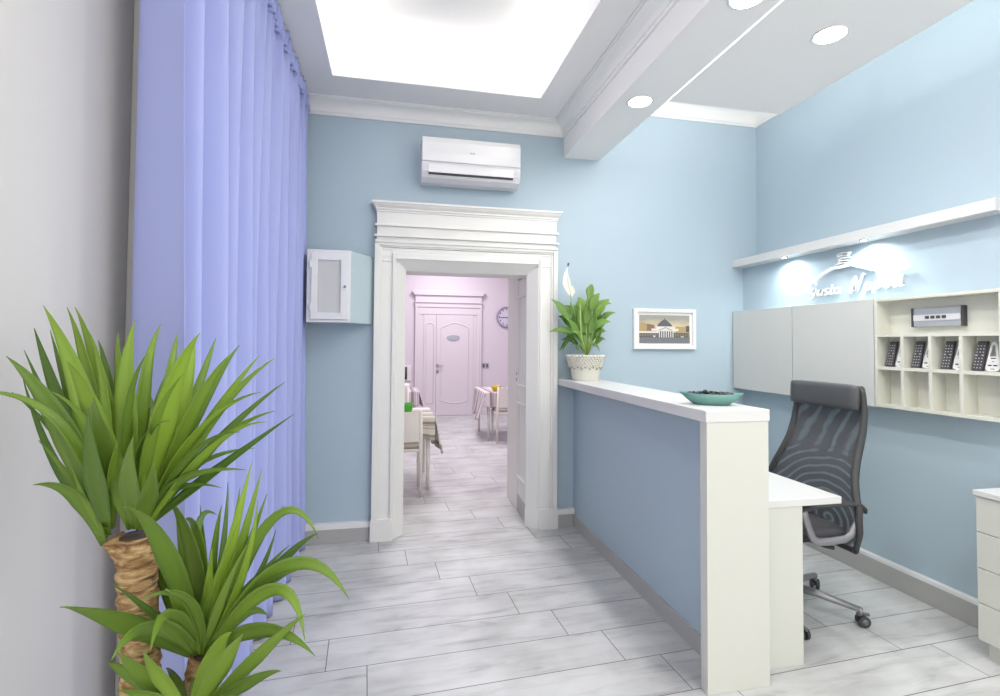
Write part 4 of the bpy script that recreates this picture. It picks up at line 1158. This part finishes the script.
# things on the tables
def cup(name, x, y, r, h, m, label, cat):
    b = new(); lathe(b, [(0, 0), (r*.6, 0), (r*.7, .004), (r, h*.6), (r*1.05, h), (r*.97, h), (r*.9, h*.6), (0, .012)], (x, y, .723), 24)
    o = tag(obj(name, b, m, smooth=True), label, cat); rebase(o, (x, y, .723)); return o
cup('cup', .155, 5.22, .055, .12, M['green'], 'bright green cup on the near table, beside the left jamb', 'cup')
cup('bowl', 1.56, 7.62, .075, .085, M['yellow'], 'yellow bowl on the striped table beyond the right jamb', 'bowl')
b = new(); lathe(b, [(0, 0), (.06, 0), (.1, .014), (.098, .018), (.055, .008), (0, .008)], (1.80, 7.60, .723), 24); o = tag(obj('saucer', b, M['dark'], smooth=True), 'dark saucer beside the yellow bowl', 'saucer'); rebase(o, (1.8, 7.6, .723))
b = new(); prism(b, [(1.95, .723), (2.2, .723), (2.11, .835), (2.08, .837)], XZ, 7.7, 7.88); o = tag(obj('napkin', b, M['china'], bevel=.004), 'folded white napkin on the table beyond the right jamb', 'napkin'); rebase(o, (2.08, 7.79, .723))
cup('sugar_bowl', .2, 7.95, .07, .1, M['china'], 'white sugar bowl on the far left table', 'bowl')
# wall clock, switch, intercom
ck = thing('wall_clock', 'round pale wall clock on the lilac wall, half hidden by the right jamb', 'clock', (2.30, FY, 1.99))
b = new(); tube(b, [(2.30, FY, 1.99), (2.30, FY-.03, 1.99)], .20, 40)
for i in range(12):
    a = 2*PI*i/12; c = Vector((2.30+.155*math.sin(a), FY-.033, 1.99+.155*math.cos(a))); box(b, c.x-.009, c.x+.009, FY-.034, FY-.03, c.z-.014, c.z+.014, 1)
obj('face', b, [M['clockface'], M['ink']], ck)
b = new(); tube(b, [(2.30+.2*math.cos(2*PI*i/40), FY-.03, 1.99+.2*math.sin(2*PI*i/40)) for i in range(41)], .02, 8); obj('rim', b, M['clockrim'], ck, smooth=True)
for nm, a, l in (('hour_hand', 2.2, .09), ('minute_hand', 4.6, .14)):
    b = new(); tube(b, [(2.30, FY-.037, 1.99), (2.30+l*math.sin(a), FY-.037, 1.99+l*math.cos(a))], .006, 6); obj(nm, b, M['ink'], ck)
sw = thing('light_switch', 'small dark-framed light switch beside the far lilac door', 'switch', (1.865, FY, .96))
b = new(); box(b, 1.79, 1.94, FY-.012, FY, .94, 1.05); obj('plate', b, M['silver'], sw, bevel=.003)
for x in (1.815, 1.885):
    b = new(); box(b, x, x+.03, FY-.018, FY-.012, .965, 1.025); obj('rocker', b, M['slot'], sw)
ic = thing('wall_intercom', 'grey handset intercom on the far wall left of the lilac door', 'intercom', (.3, FY, .7))
b = new(); box(b, .19, .37, FY-.04, FY, .70, 1.0); obj('body', b, M['tablewhite'], ic, bevel=.008)
b = new(); tube(b, [(.27, FY-.05, .73), (.27, FY-.065, .85), (.27, FY-.05, .97)], .026, 10); obj('handset', b, M['slot'], ic, smooth=True)

# ------------------------------------------------------------------ world (even fill light; walls left open behind and beside the camera to admit it)
w = bpy.data.worlds.new('world'); SC.world = w; w.use_nodes = True
w.node_tree.nodes['Background'].inputs[0].default_value = (1, .985, .96, 1)
w.node_tree.nodes['Background'].inputs[1].default_value = 1.3

# ------------------------------------------------------------------ camera
cd = bpy.data.cameras.new('camera'); co = bpy.data.objects.new('camera', cd); COL.objects.link(co)
cd.sensor_fit = 'HORIZONTAL'; cd.sensor_width = 36; cd.lens = 36*F_/1000
cd.shift_y = (328.74-348)/1000
cd.clip_start = .05
co.matrix_world = Matrix(((BR.x, BU.x, -BF.x, CAM.x), (BR.y, BU.y, -BF.y, CAM.y), (BR.z, BU.z, -BF.z, CAM.z), (0, 0, 0, 1)))
SC.camera = co
vs = SC.view_settings
SC.display_settings.display_device = 'sRGB'
vs.view_transform = 'Standard'; vs.look = 'None'; vs.gamma = 1; vs.use_curve_mapping = False
vs.exposure = 0.34
